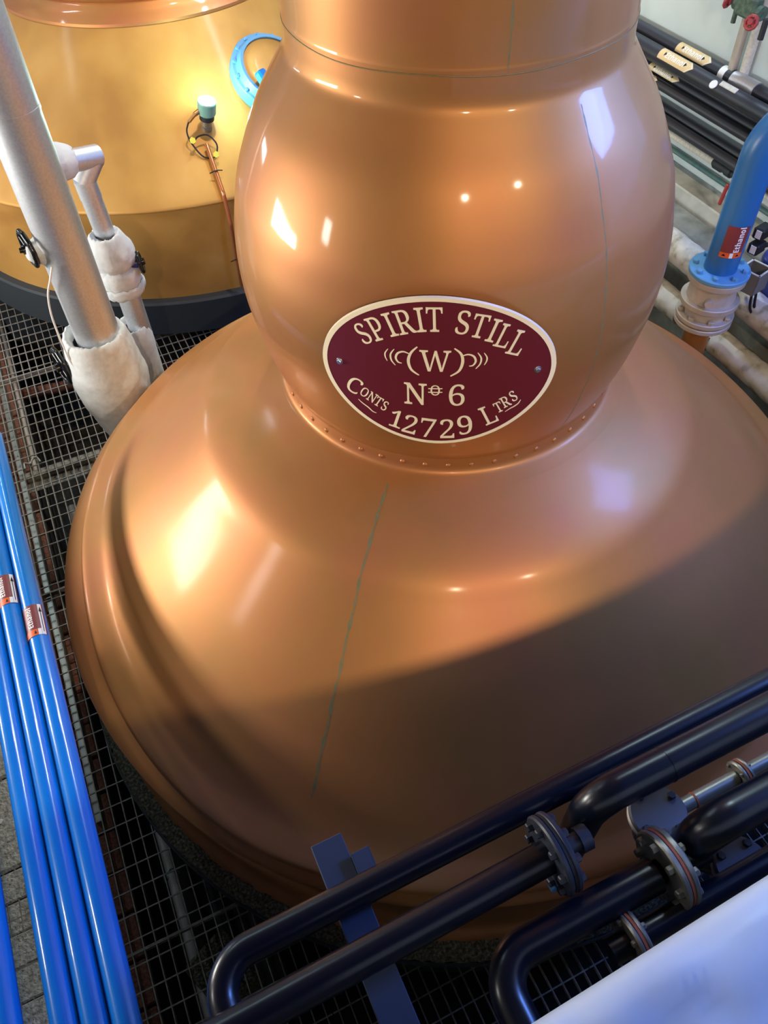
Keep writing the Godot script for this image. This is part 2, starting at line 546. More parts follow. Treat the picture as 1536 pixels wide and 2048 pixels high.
func build_sign() -> void:
	var t := thing("still_nameplate", "oval maroon nameplate with cream border and lettering bolted on the copper bulb", "sign", sign_at(0, 0, 0))
	put("plate", sign_disc(0.0, 0.985, -0.004, 0.006), M.maroon, t)
	put("border", sign_disc(0.958, 1.0, -0.004, 0.0068), M.cream, t)
	var glyphs := [
		["S", -0.187, 0.0905, 31.0, 0.066, 0.8], ["P", -0.1505, 0.109, 27.0, 0.0725, 0.72], ["I", -0.1144, 0.127, 22.0, 0.073, 0.8], ["R", -0.0775, 0.1395, 18.0, 0.0745, 0.74], ["I", -0.0419, 0.1485, 9.0, 0.075, 0.8], ["T", -0.0085, 0.1515, 2.5, 0.0747, 0.74],
		["S", 0.0605, 0.145, -7.0, 0.0735, 0.8], ["T", 0.1005, 0.1335, -13.0, 0.0723, 0.74], ["I", 0.1350, 0.1185, -17.5, 0.0715, 0.8], ["L", 0.1640, 0.0985, -19.0, 0.0733, 0.68], ["L", 0.2, 0.0695, -21.0, 0.078, 0.68],
		["W", -0.0045, 0.0195, 1.0, 0.0705, 0.86], ["N", -0.0589, -0.1046, 0.5, 0.0775, 0.86], ["O", -0.0025, -0.066, 0.5, 0.036, 0.86], ["6", 0.0596, -0.1025, 1.0, 0.0775, 0.95],
		["1", -0.1245, -0.2035, -15.0, 0.068, 0.95], ["2", -0.0815, -0.2205, -12.0, 0.072, 0.95], ["7", -0.0245, -0.2305, -5.0, 0.074, 0.95], ["2", 0.0375, -0.2305, 3.0, 0.074, 0.95], ["9", 0.0925, -0.2155, 8.0, 0.074, 0.95],
		["C", -0.2535, -0.0985, -27.0, 0.0615, 0.9], ["O", -0.2175, -0.1045, -27.0, 0.036, 0.68], ["N", -0.1955, -0.1185, -27.0, 0.0375, 0.68], ["T", -0.1765, -0.1305, -27.0, 0.037, 0.68], ["S", -0.1575, -0.1435, -25.0, 0.038, 0.68],
		["L", 0.1685, -0.1765, 24.0, 0.073, 0.72], ["T", 0.1895, -0.1345, 26.0, 0.04, 0.68], ["R", 0.2085, -0.1165, 27.0, 0.041, 0.68], ["S", 0.229, -0.0985, 27.0, 0.041, 0.68]]
	for g in glyphs:
		var ro := deg_to_rad(float(g[3]))
		var at := Vector2(g[1], g[2])
		var to := func(x: float, y: float, z: float) -> Vector3:
			var q := at + Vector2(x, y).rotated(ro)
			return sign_at(q.x, q.y, 0.006 + 0.0016 * z)
		put("letter", write(g[0], g[4], g[5], to, "Droid Serif", 400, true), M.cream, t)
	for e in [[-0.0545, 0.1, -0.0716, 0.0784, -0.079, 0.0502, -0.0706, 0.0212, -0.049, 0.0038], [0.0455, 0.1, 0.0642, 0.0815, 0.0698, 0.0545, 0.0614, 0.0242, 0.0383, 0.0053]]:
		put("scroll", ribbon(e, 0.0085), M.cream, t)
	for sg: float in [-1.0, 1.0]:
		var c := -0.0045
		put("scroll", ribbon([c + sg * 0.0705, 0.0735, c + sg * 0.0875, 0.0795, c + sg * 0.1035, 0.0725, c + sg * 0.1095, 0.056, c + sg * 0.103, 0.0425, c + sg * 0.0925, 0.04], 0.0062), M.cream, t)
		put("scroll", ribbon([c + sg * 0.1135, 0.0845, c + sg * 0.1238, 0.066, c + sg * 0.122, 0.0462, c + sg * 0.111, 0.03], 0.005), M.cream, t)
		put("scroll", ribbon([c + sg * 0.1305, 0.083, c + sg * 0.139, 0.068, c + sg * 0.139, 0.0545, c + sg * 0.1335, 0.0415], 0.0042), M.cream, t)
	put("underline", ribbon([-0.2299, -0.1195, -0.2181, -0.1307, -0.1999, -0.1434, -0.1869, -0.1557, -0.1758, -0.1585], 0.0042), M.cream, t)
	put("underline", ribbon([0.2015, -0.1358, 0.2149, -0.1254, 0.2265, -0.1187, 0.2367, -0.1099, 0.2428, -0.0968], 0.0042), M.cream, t)
	for vv: float in [-0.0418, -0.0552]:
		put("underline", ribbon([-0.0225, vv, 0.0, vv + 0.001, 0.0175, vv + 0.002], 0.0036, false), M.cream, t)
	for uu: float in [-0.279, 0.279]:
		var b := MB.new()
		var nn := sign_normal(uu)
		b.lathe(flange_sections(0.0105, 0.0, 0.002, 0.0005), sign_at(uu, 0.005, 0.006), MB.along(nn), 20)
		b.hexa(sign_at(uu, 0.005, 0.0078), nn, 0.0078, 0.006)
		put("bolt", b.mesh(), M.bolt, t)

# ------------------------------------------------------------------ the stills
var S := 0.62
func prof(a: Array) -> PackedVector2Array:
	var p := V2(a)
	for i in p.size():
		p[i] *= S
	return p

func meridian(p: PackedVector2Array, az: float, wd: float, proud: float) -> ArrayMesh:   # a weld running down a body of revolution
	var l := PackedVector3Array(); var c := PackedVector3Array(); var r := PackedVector3Array(); var nl := PackedVector3Array(); var us := PackedFloat32Array()
	for i in p.size():
		var t := p[mini(i + 1, p.size() - 1)] - p[maxi(i - 1, 0)]
		var n2 := Vector2(-t.y, t.x).normalized()
		var w := wd * (0.5 + 0.22 * sin(i * 2.3) + 0.13 * sin(i * 5.1))
		var d := w / p[i].x
		for e in [[l, -d, -0.0004], [c, 0.0, proud], [r, d, -0.0004]]:
			var a: float = az + e[1] + 0.0012 * sin(i * 0.8)
			var q: Vector2 = p[i] + n2 * e[2]
			e[0].append(Vector3(sin(a) * q.x, q.y, cos(a) * q.x))
		nl.append(Vector3(sin(az) * n2.x, n2.y, cos(az) * n2.x)); us.append(i * 0.1)
	var b := MB.new()
	b.grid([l, c, r], [nl, nl, nl], us, PackedFloat32Array([0, 0.5, 1]))
	return b.mesh()

func build_front_still() -> void:
	var t := thing("spirit_still", "large copper spirit still in the foreground with onion bulb and riveted collar", "still", Vector3(0, FLOOR_Y, 0))
	var b := MB.new()
	var neckp := smooth2(prof([0.79, 7.0, 0.755, 4.0, 0.757, 2.6, 0.762, 2.0, 0.766, 1.9]), 6)
	b.lathe([neckp], Vector3.ZERO, Basis(), 128)
	put("neck", b.mesh(), M.copper, t)
	b = MB.new()
	b.lathe([smooth2(prof([0.766, 1.9, 0.767, 1.85, 0.769, 1.80, 0.777, 1.763, 0.80, 1.725]), 4)], Vector3.ZERO, Basis(), 128)
	put("neck_collar", b.mesh(), M.copper, t)
	b = MB.new()
	var bulb := smooth2(prof([0.80, 1.725, 0.84, 1.665, 0.925, 1.54, 0.988, 1.42, 1.041, 1.3, 1.083, 1.19, 1.112, 1.07, 1.135, 0.95, 1.147, 0.83, 1.148, 0.71, 1.14, 0.59, 1.12, 0.47, 1.098, 0.35, 1.066, 0.23, 1.034, 0.13, 1.004, 0.055]), 4)
	b.lathe([bulb], Vector3.ZERO, Basis(), 160)
	put("bulb", b.mesh(), M.copper, t)
	b = MB.new()
	b.lathe([prof([1.004, 0.055, 0.996, 0.048]), smooth2(prof([0.996, 0.048, 0.999, 0.02, 1.004, -0.02, 1.02, -0.048, 1.06, -0.066, 1.11, -0.085]), 4)], Vector3.ZERO, Basis(), 160)
	var band := put("rivet_band", b.mesh(), M.dull_copper, t)
	b = MB.new()
	b.lathe([smooth2(V2([0.0, 0.0062, 0.0046, 0.0054, 0.0082, 0.003, 0.0098, -0.001]), 2)], Vector3.ZERO, Basis(), 12)
	var rivet := b.mesh()
	for k in 50:
		var a := TAU * (k + 0.3) / 50
		place("rivet", rivet, M.copper, band, Transform3D(MB.along(Vector3(sin(a), 0.05, cos(a))), Vector3(sin(a) * S, 0.0, cos(a) * S)))
	# the shoulder lip is not level: it sits lower and farther out on the front side
	var sag := func(p: Vector2, a: float) -> Vector2:
		var az := rad_to_deg(wrapf(a, -PI, PI))
		var k := smoothstep(-102.0, -44.0, az) * (1.0 - smoothstep(40.0, 96.0, az))
		var y := p.y / S
		var w := clampf((-0.96 - y) / 0.2, 0.0, 1.0) * clampf((1.54 + y) / 0.28, 0.0, 1.0)
		return p + Vector2(0.2, -0.175) * S * k * w
	b = MB.new()
	var dome := smooth2(prof([1.11, -0.085, 1.2, -0.122, 1.37, -0.2, 1.54, -0.297, 1.652, -0.4, 1.775, -0.515, 1.904, -0.632, 2.038, -0.75, 2.165, -0.868, 2.26, -0.962, 2.33, -1.04, 2.375, -1.088]), 4)
	b.lathe([dome], Vector3.ZERO, Basis(), 192, 0.0, TAU, sag)
	put("dome", b.mesh(), M.dull_copper, t)
	b = MB.new()
	b.lathe([smooth2(prof([2.375, -1.088, 2.41, -1.123, 2.455, -1.155, 2.52, -1.181, 2.585, -1.203, 2.618, -1.222, 2.63, -1.245]), 4)], Vector3.ZERO, Basis(), 192, 0.0, TAU, sag)
	put("shoulder_lip", b.mesh(), M.dull_copper, t)
	b = MB.new()
	b.lathe([smooth2(prof([2.63, -1.245, 2.625, -1.258, 2.66, -1.29, 2.74, -1.365, 2.81, -1.45, 2.842, -1.54, 2.845, -1.65, 2.835, -1.8, 2.815, -2.0, 2.80, -2.2, 2.80, -2.34, 2.83, -2.42, 2.87, -2.48]), 4)], Vector3.ZERO, Basis(), 192, 0.0, TAU, sag)
	put("pot_wall", b.mesh(), M.dull_copper, t)
	# the crusted bottom flange
	var f := noise(9.0, 4, 5)
	var lump := func(p: Vector2, a: float) -> Vector2:
		var k := f.get_noise_3d(sin(a) * 4.0, p.y * 8.0 + p.x * 6.0, cos(a) * 4.0)
		var g := f.get_noise_3d(sin(a) * 13.0, p.x * 30.0, cos(a) * 13.0)
		return p + Vector2(0.008 * k + 0.004 * g, 0.014 * k + 0.012 * g)
	b = MB.new()
	b.lathe([smooth2(prof([2.84, -2.47, 2.88, -2.475, 2.92, -2.49, 2.955, -2.51, 2.97, -2.54, 2.965, -2.58]), 4)], Vector3.ZERO, Basis(), 420, 0.0, TAU, lump)
	put("crusted_flange", b.mesh(), M.crust, t)
	b = MB.new()
	b.lathe([prof([2.9, -2.56, 2.985, -2.56]), prof([2.985, -2.56, 2.99, -2.60]), prof([2.99, -2.60, 2.80, -2.61]), prof([2.80, -2.61, 2.79, -4.2])], Vector3.ZERO, Basis(), 128)
	put("base_drum", b.mesh(), M.rim, t)
	# welds
	var part_dome := PackedVector2Array()
	for i in range(0, dome.size()):
		part_dome.append(sag.call(dome[i], deg_to_rad(-44.0)))
	put("weld_seam", meridian(part_dome, deg_to_rad(-44.0), 0.011, 0.0012), M.seam, t)
	put("weld_seam", meridian(bulb, deg_to_rad(9.5), 0.006, 0.0008), M.seam, t)
	put("weld_seam", meridian(neckp.slice(8), deg_to_rad(-14.3), 0.006, 0.0008), M.seam, t)
	b = MB.new()
	var ring := PackedVector3Array()
	for k in 129:
		var a := TAU * k / 128
		ring.append(Vector3(sin(a) * 0.4755, 1.168 + 0.002 * sin(a * 7.0), cos(a) * 0.4755))
	b.tube(ring, 0.0014, 6, false)
	put("weld_seam", b.mesh(), M.seam, t)

func rear_still(called: String, label: String, at: Vector3) -> Node3D:
	var t := thing(called, label, "still", at + Vector3(0, FLOOR_Y, 0))
	var off := func(m: MB) -> ArrayMesh:
		for i in m.v.size():
			m.v[i] += at
		return m.mesh()
	var b := MB.new()
	b.lathe([smooth2(V2([0.56, 5.4, 0.52, 2.2, 0.55, 1.6, 0.72, 1.4, 0.94, 1.1, 1.05, 0.75, 1.05, 0.42, 1.0, 0.2, 0.965, 0.06]), 6)], Vector3.ZERO, Basis(), 96)
	put("bulb", off.call(b), M.copper, t)
	b = MB.new()
	b.lathe([V2([0.965, 0.06, 0.985, 0.062]), smooth2(V2([0.985, 0.062, 1.0, 0.055, 1.03, 0.022, 1.075, -0.012, 1.098, -0.03]), 4), V2([1.098, -0.03, 1.10, -0.048])], Vector3.ZERO, Basis(), 128)
	put("collar_skirt", off.call(b), M.copper, t)
	b = MB.new()
	b.lathe([smooth2(V2([1.09, -0.045, 1.3, -0.215, 1.55, -0.42, 1.8, -0.625, 2.0, -0.79, 2.045, -0.828, 2.06, -0.842]), 5)], Vector3.ZERO, Basis(), 128)
	put("dome", off.call(b), M.gold_copper, t)
	b = MB.new()
	b.lathe([smooth2(V2([2.06, -0.842, 2.068, -0.86, 2.06, -0.9, 2.05, -1.2, 2.05, -1.57]), 4)], Vector3.ZERO, Basis(), 128)
	put("pot_wall", off.call(b), M.gold_copper, t)
	b = MB.new()
	b.lathe([V2([2.04, -1.56, 2.10, -1.565]), V2([2.10, -1.565, 2.115, -1.58]), V2([2.115, -1.58, 2.12, -1.84]), V2([2.12, -1.84, 2.0, -1.85])], Vector3.ZERO, Basis(), 128)
	put("base_rim", off.call(b), M.rim, t)
	return t

func build_rear_fittings() -> void:
	# sight-glass lamp
	var n := Vector3(-0.02, 0.79, 0.62).normalized()
	var foot := Vector3(-0.055, -0.525, -3.37)
	var ax := Vector3(0.12, 0.86, 0.2).normalized()
	var t := thing("sight_lamp", "small lit green lamp standing on the rear copper still", "lamp", foot)
	var b := MB.new()
	b.lathe([V2([0.0, 0.028, 0.03, 0.028]), V2([0.03, 0.028, 0.036, 0.0]), V2([0.036, 0.0, 0.036, -0.02])], foot, MB.along(n), 24)
	b.lathe([V2([0.034, 0.09, 0.034, 0.0])], foot, MB.along(ax), 24)
	put("base", b.mesh(), M.steel, t)
	b = MB.new()
	b.lathe([V2([0.046, 0.105, 0.05, 0.098]), V2([0.05, 0.098, 0.05, 0.068]), V2([0.05, 0.068, 0.034, 0.062])], foot, MB.along(ax), 24)
	put("clamp_ring", b.mesh(), M.rim, t)
	b = MB.new()
	var flute := func(p: Vector2, a: float) -> Vector2:
		return p * Vector2(1.0 + 0.02 * sin(a * 22.0), 1.0)
	b.lathe([V2([0.046, 0.198, 0.058, 0.198]), V2([0.058, 0.198, 0.062, 0.19]), V2([0.062, 0.19, 0.06, 0.112]), V2([0.06, 0.112, 0.046, 0.1])], foot, MB.along(ax), 88, 0.0, TAU, flute)
	put("housing", b.mesh(), M.lampgrey, t)
	b = MB.new()
	b.lathe([smooth2(V2([0.0, 0.197, 0.02, 0.196, 0.04, 0.19, 0.047, 0.184]), 3)], foot, MB.along(ax), 32)
	put("lens", b.mesh(), glow(Color(0.25, 1.0, 0.8), 1.6), t)
	b = MB.new()
	b.tube(PackedVector3Array([foot + ax * 0.14 + Vector3(-0.05, 0, 0), foot + ax * 0.14 + Vector3(-0.09, -0.012, 0.01)]), 0.016, 14)
	b.tube(PackedVector3Array([foot + ax * 0.14 + Vector3(-0.085, -0.01, 0.01), foot + ax * 0.12 + Vector3(-0.14, -0.03, 0.02)]), 0.012, 14)
	put("cable_gland", b.mesh(), M.brass, t)
	var g0 := foot + ax * 0.12 + Vector3(-0.14, -0.03, 0.02)
	b = MB.new()
	b.tube(smooth3(V3([g0.x, g0.y, g0.z, g0.x - 0.03, g0.y - 0.05, g0.z + 0.02, g0.x - 0.02, g0.y - 0.12, g0.z + 0.05, g0.x + 0.03, g0.y - 0.20, g0.z + 0.10, g0.x + 0.1, g0.y - 0.21, g0.z + 0.12, g0.x + 0.14, g0.y - 0.15, g0.z + 0.09, g0.x + 0.1, g0.y - 0.09, g0.z + 0.05, g0.x + 0.03, g0.y - 0.09, g0.z + 0.04, g0.x - 0.01, g0.y - 0.12, g0.z + 0.06]), 8), 0.0055, 10)
	put("cable", b.mesh(), M.dark, t)
	b = MB.new()
	b.lathe(flange_sections(0.022, 0.0, 0.004, 0.001), g0 + Vector3(-0.012, -0.095, 0.065), MB.along(Vector3(0, 0.5, 0.85)), 6)
	put("yellow_tag", b.mesh(), M.yellow, t)
	var l := OmniLight3D.new()
	l.name = "sight_lamp_light"
	l.light_color = Color(0.78, 1.0, 0.92)
	l.light_energy = 0.6
	l.light_size = 0.05
	l.omni_range = 6.0
	l.omni_attenuation = 2.0
	l.shadow_enabled = true
	l.position = foot + ax * 0.235 + Vector3(0.02, 0, 0)
	add_child(l)
	# copper tube down the dome
	var o := thing("copper_tube", "thin copper tube running down the rear still below the lamp", "tube", Vector3(-0.128, -1.26, -3.0))
	b = MB.new()
	b.tube(fillet(V3([-0.105, -0.575, -3.25, -0.113, -0.80, -2.985, -0.118, -1.0, -2.93, -0.13, -1.5, -2.92]), 0.06, 6), 0.014, 14)
	put("tube", b.mesh(), M.tubecopper, o)
	for q in [Vector3(-0.11, -0.70, -3.10), Vector3(-0.127, -1.28, -2.925)]:
		b = MB.new()
		b.tube(PackedVector3Array([q + Vector3(-0.045, 0, 0), q + Vector3(-0.012, 0.014, 0.012), q + Vector3(0.012, 0.014, 0.012), q + Vector3(0.045, 0.0, 0)]), 0.004, 8)
		put("clip", b.mesh(), M.dark, o)
	b = MB.new()
	b.lathe(flange_sections(0.022, 0.0, 0.004, 0.001), Vector3(-0.07, -0.62, -3.17), MB.along(Vector3(0.1, 0.5, 0.85)), 6)
	put("yellow_tag", b.mesh(), M.yellow, o)
	# blue manway on the dome, half hidden by the front bulb
	var c := Vector3(0.52, -0.385, -3.60)
	var nn := Vector3(0.33, 0.775, 1.45).normalized()
	nn = Vector3(0.20, 0.79, 0.58).normalized()
	var mw := thing("blue_manway", "blue ringed manway hatch on the rear still beside the front bulb", "hatch", c)
	b = MB.new()
	b.lathe([V2([0.265, 0.05, 0.29, 0.05]), V2([0.29, 0.05, 0.295, 0.044]), V2([0.295, 0.044, 0.295, -0.05])], c, MB.along(nn), 64)
	b.lathe([V2([0.225, 0.10, 0.245, 0.10]), V2([0.245, 0.10, 0.268, 0.05]), V2([0.225, 0.08, 0.225, 0.10])], c, MB.along(nn), 64)
	put("ring", b.mesh(), M.flangeblue, mw)
	bolts_around(mw, c + nn * 0.05, nn, 0.276, 16, 0.014, 0.014, M.flangeblue)
	b = MB.new()
	b.lathe([smooth2(V2([0.0, 0.12, 0.08, 0.118, 0.16, 0.108, 0.226, 0.085]), 4)], c, MB.along(nn), 48)
	put("cover", b.mesh(), M.gold_copper, mw)
	b = MB.new()
	var bs := MB.along(nn)
	b.box(c + Vector3(-0.12, 0.02, 0.19) + nn * 0.05, Vector3(0.07, 0.07, 0.16), 0.012, Basis(Vector3.UP, 0.5) * Basis(Vector3.RIGHT, 0.9))
	put("hinge", b.mesh(), M.blue, mw)

# ------------------------------------------------------------------ pipes at the left
func build_left() -> void:
	var ref := Vector3.UP
	var rows := [[-1.77, "right-hand blue pipe of the three beside the still, with maroon arrow sticker", 0.255, "Ethanol"], [-1.845, "middle blue pipe of the three beside the still, with maroon arrow sticker", 0.07, "Ethanol"], [-1.92, "left-hand blue pipe of the three beside the still, next to the stone paving", -9.0, ""], [-2.06, "separate blue pipe at the bottom left corner over the stone paving", -9.0, ""]]
	for e in rows:
		var x: float = e[0]
		var t := thing("blue_pipe", e[1], "pipe", Vector3(x, -0.5, 0.5), "blue pipes beside the still" if x > -2.0 else "")
		var r := 0.0372
		var b := MB.new()
		var z1 := -0.9 if x > -2.0 else 0.2
		b.tube(PackedVector3Array([Vector3(x + 0.0145 * 3.2, -0.5, 3.4), Vector3(x + 0.0145 * (z1 - 0.18), -0.5, z1)]), r, 40)
		put("pipe_run", b.mesh(), M.blue, t)
		if e[3] == "":
			continue
		var o := Vector3(x, -0.5, e[2])
		var d := Vector3.FORWARD       # away from the viewer
		var lab := put("sticker", pipe_patch(o, d, ref, r, 0.0, 0.14, -1.45, 1.15, 0.0), M.label_red, t)
		put("arrow_strip", pipe_patch(o, d, ref, r, 0.0, 0.14, 0.62, 1.0, 0.0, 0.0018), M.white, lab)
		put("arrow_shaft", pipe_patch(o, d, ref, r, 0.012, 0.105, 0.775, 0.845, 0.0, 0.0023), M.dark, lab)
		put("arrow_head", pipe_patch(o, d, ref, r, 0.104, 0.106, 0.66, 0.96, 0.022, 0.0023), M.dark, lab)
		put("hazard_strip", pipe_patch(o, d, ref, r, 0.0, 0.027, -1.45, 0.28, 0.0, 0.0018), M.orange, lab)
		put("hazard_strip", pipe_patch(o, d, ref, r, 0.0, 0.027, 0.30, 0.60, 0.0, 0.0018), M.white, lab)
		put("hazard_flame", pipe_patch(o, d, ref, r, 0.007, 0.009, -0.06, 0.16, 0.013, 0.0023), M.dark, lab)
		var to := func(px: float, py: float, z: float) -> Vector3:
			return pipe_point(o, d, ref, r + 0.0014 + 0.0006 * z, 0.083 + px, -0.28 - py / r)
		put("lettering", write(e[3], 0.02, 1.0, to), M.white, lab)
	# insulated steam pipes behind the front still
	var t := thing("clad_pipe", "tall silver metal-clad pipe rising at the left edge", "pipe", Vector3(-1.21, FLOOR_Y, -1.5))
	var b := MB.new()
	var top := Vector3(-1.175, 3.6, -1.55)
	var bot := Vector3(-1.213, -0.65, -1.55)
	b.tube(PackedVector3Array([top, bot.lerp(top, 0.28)]), 0.1165, 64)
	put("cladding", b.mesh(), M.alu, t)
	b = MB.new()
	b.tube(PackedVector3Array([bot.lerp(top, 0.285), bot]), 0.1145, 64)
	put("cladding", b.mesh(), M.alu, t)
	b = MB.new()
	b.tube(PackedVector3Array([bot.lerp(top, 0.284), bot.lerp(top, 0.2795)]), 0.1178, 64)
	put("joint_band", b.mesh(), M.alu, t)
	var f := noise(1.0, 3, 21)
	var wob := func(p: Vector2, a: float) -> Vector2:
		var k := f.get_noise_3d(sin(a) * 2.0, p.y * 7.0, cos(a) * 2.0)
		return p + Vector2(0.009 * k, 0.013 * f.get_noise_3d(sin(a) * 5.0, p.x * 9.0, cos(a) * 5.0))
	b = MB.new()
	b.lathe([smooth2(V2([0.118, -0.62, 0.13, -0.585, 0.15, -0.575, 0.166, -0.60, 0.178, -0.68, 0.195, -0.80, 0.2, -0.9, 0.188, -1.02, 0.155, -1.18, 0.125, -1.35, 0.122, -1.9]), 6)], Vector3(-1.23, 0, -1.56), Basis(), 96, 0.0, TAU, wob)
	var j := thing("insulation_jacket", "fat white insulation jacket around the foot of the large silver pipe", "insulation", Vector3(-1.23, FLOOR_Y, -1.56), "white insulation jackets")
	put("jacket", b.mesh(), M.jacket, j)
	t = thing("clad_pipe", "thinner silver pipe with a mitred elbow behind the large silver pipe", "pipe", Vector3(-1.0, FLOOR_Y, -1.85))
	b = MB.new()
	b.tube(PackedVector3Array([Vector3(-0.985, -0.88, -1.85), Vector3(-0.985, -0.45, -1.85)]), 0.062, 36)
	put("cladding", b.mesh(), M.alu, t)
	b = MB.new()
	b.tube(PackedVector3Array([Vector3(-0.995, -0.3, -1.85), Vector3(-1.003, -0.03, -1.85)]), 0.051, 36)
	put("cladding", b.mesh(), M.alu, t)
	b = MB.new()
	b.tube(PackedVector3Array([Vector3(-1.003, -0.035, -1.85), Vector3(-1.006, 0.06, -1.85)]), 0.054, 36)
	b.tube(PackedVector3Array([Vector3(-1.02, 0.045, -1.845), Vector3(-0.925, 0.15, -1.87)]), 0.0535, 36)
	b.tube(PackedVector3Array([Vector3(-0.91, 0.142, -1.875), Vector3(-1.12, 0.20, -1.76)]), 0.052, 36)
	put("mitred_elbow", b.mesh(), M.alu, t)
	b = MB.new()
	b.lathe([smooth2(V2([0.055, -0.04, 0.072, -0.03, 0.085, 0.02, 0.085, 0.12, 0.07, 0.16, 0.05, 0.165]), 4)], Vector3(-1.075, 0.195, -1.785), MB.along(Vector3(-1, 0.25, 0.55)), 48, 0.0, TAU, wob)
	j = thing("insulation_jacket", "small white jacket joining the silver elbow to the large silver pipe", "insulation", Vector3(-1.12, 0.2, -1.75), "white insulation jackets")
	put("jacket", b.mesh(), M.jacket, j)
	b = MB.new()
	b.lathe([smooth2(V2([0.066, -0.84, 0.08, -0.80, 0.098, -0.82, 0.104, -0.95, 0.10, -1.15, 0.094, -1.9]), 5)], Vector3(-1.03, 0, -1.85), Basis(), 64, 0.0, TAU, wob)
	j = thing("insulation_jacket", "slim white insulation jacket around the foot of the thinner silver pipe", "insulation", Vector3(-1.03, FLOOR_Y, -1.85), "white insulation jackets")
	put("jacket", b.mesh(), M.jacket, j)
	b = MB.new()
	b.lathe([smooth2(V2([0.05, -0.235, 0.075, -0.22, 0.092, -0.245, 0.115, -0.30, 0.118, -0.37, 0.094, -0.41]), 5), smooth2(V2([0.094, -0.41, 0.112, -0.425, 0.118, -0.47, 0.112, -0.505]), 5), smooth2(V2([0.114, -0.505, 0.124, -0.52, 0.116, -0.555, 0.09, -0.58, 0.06, -0.575]), 5)], Vector3(-1.0, 0, -1.83), Basis(), 72, 0.0, TAU, wob)
	j = thing("insulation_jacket", "crumpled white valve jacket in the middle of the thinner silver pipe", "insulation", Vector3(-1.0, -0.67, -1.83), "white insulation jackets")
	put("jacket", b.mesh(), M.jacket, j)
	# hand wheels
	t = thing("valve_handwheel", "black handwheel left of the large silver pipe in front of the rear still", "handwheel", Vector3(-1.38, -0.06, -1.55), "black valve handwheels")
	handwheel(t, Vector3(-1.36, -0.045, -1.55), Vector3(-1, 0.0, 0.25), 0.078, 0.0125, M.wheel)
	b = MB.new()
	b.lathe([smooth2(V2([0.0, 0.07, 0.03, 0.068, 0.05, 0.04, 0.075, -0.02, 0.085, -0.1]), 4)], Vector3(-1.31, -0.07, -1.55), MB.along(Vector3(-1, 0.15, 0.2)), 32)
	put("bonnet_jacket", b.mesh(), M.jacket, t)
	b = MB.new()
	b.tube(PackedVector3Array([Vector3(-1.40, -0.045, -1.55), Vector3(-1.30, -0.06, -1.55)]), 0.012, 10)
	put("stem", b.mesh(), M.wheel, t)
	t = thing("valve_handwheel", "small black handwheel right of the crumpled valve jacket", "handwheel", Vector3(-0.89, -0.42, -1.8), "black valve handwheels")
	handwheel(t, Vector3(-0.875, -0.405, -1.79), Vector3(1, 0.1, 0.15), 0.05, 0.011, M.wheel)
	b = MB.new()
	b.tube(PackedVector3Array([Vector3(-0.95, -0.405, -1.8), Vector3(-0.89, -0.405, -1.79)]), 0.026, 14)
	put("stem", b.mesh(), M.darkblue, t)
	t = thing("valve_handwheel", "black handwheel with blue hub left of the fat white jacket", "handwheel", Vector3(-1.44, -0.8, -1.62), "black valve handwheels")
	handwheel(t, Vector3(-1.45, -0.77, -1.62), Vector3(-1, 0.05, 0.25), 0.095, 0.015, M.wheel)
	b = MB.new()
	b.tube(PackedVector3Array([Vector3(-1.46, -0.77, -1.62), Vector3(-1.36, -0.79, -1.6)]), 0.026, 14)
	put("stem", b.mesh(), M.darkblue, t)
	var cb := MB.new()
	cb.tube(smooth3(V3([-1.29, -0.10, -1.44, -1.325, -0.18, -1.46, -1.36, -0.27, -1.5, -1.382, -0.37, -1.5, -1.39, -0.48, -1.5, -1.392, -0.60, -1.49, -1.39, -0.66, -1.48, -1.375, -0.70, -1.47]), 6), 0.005, 8)
	tag(put("white_cable", cb.mesh(), M.white, self), "thin white cable hanging beside the large silver pipe", "cable")

# ------------------------------------------------------------------ black pipework in front
func flange_pair(t: Node3D, at: Vector3, d: Vector3, r: float, hole: float, th: float, m: Material, nb: int, gm: Material = null) -> void:
	var b := MB.new()
	disc(b, at + d * 0.003, d, r, hole, th)
	put("flange", b.mesh(), m, t)
	b = MB.new()
	disc(b, at - d * (th + 0.003), d, r, hole, th)
	put("flange", b.mesh(), m, t)
	b = MB.new()
	b.lathe([V2([r * 0.985, 0.0032, r * 0.985, -0.0032])], at, MB.along(d), 40)
	put("gasket", b.mesh(), gm if gm else M.gasket, t)
	bolts_around(t, at + d * (th + 0.003), d, r * 0.78, nb, r * 0.12, r * 0.15, m)
	bolts_around(t, at - d * (th + 0.003), -d, r * 0.78, nb, r * 0.12, r * 0.15, m)

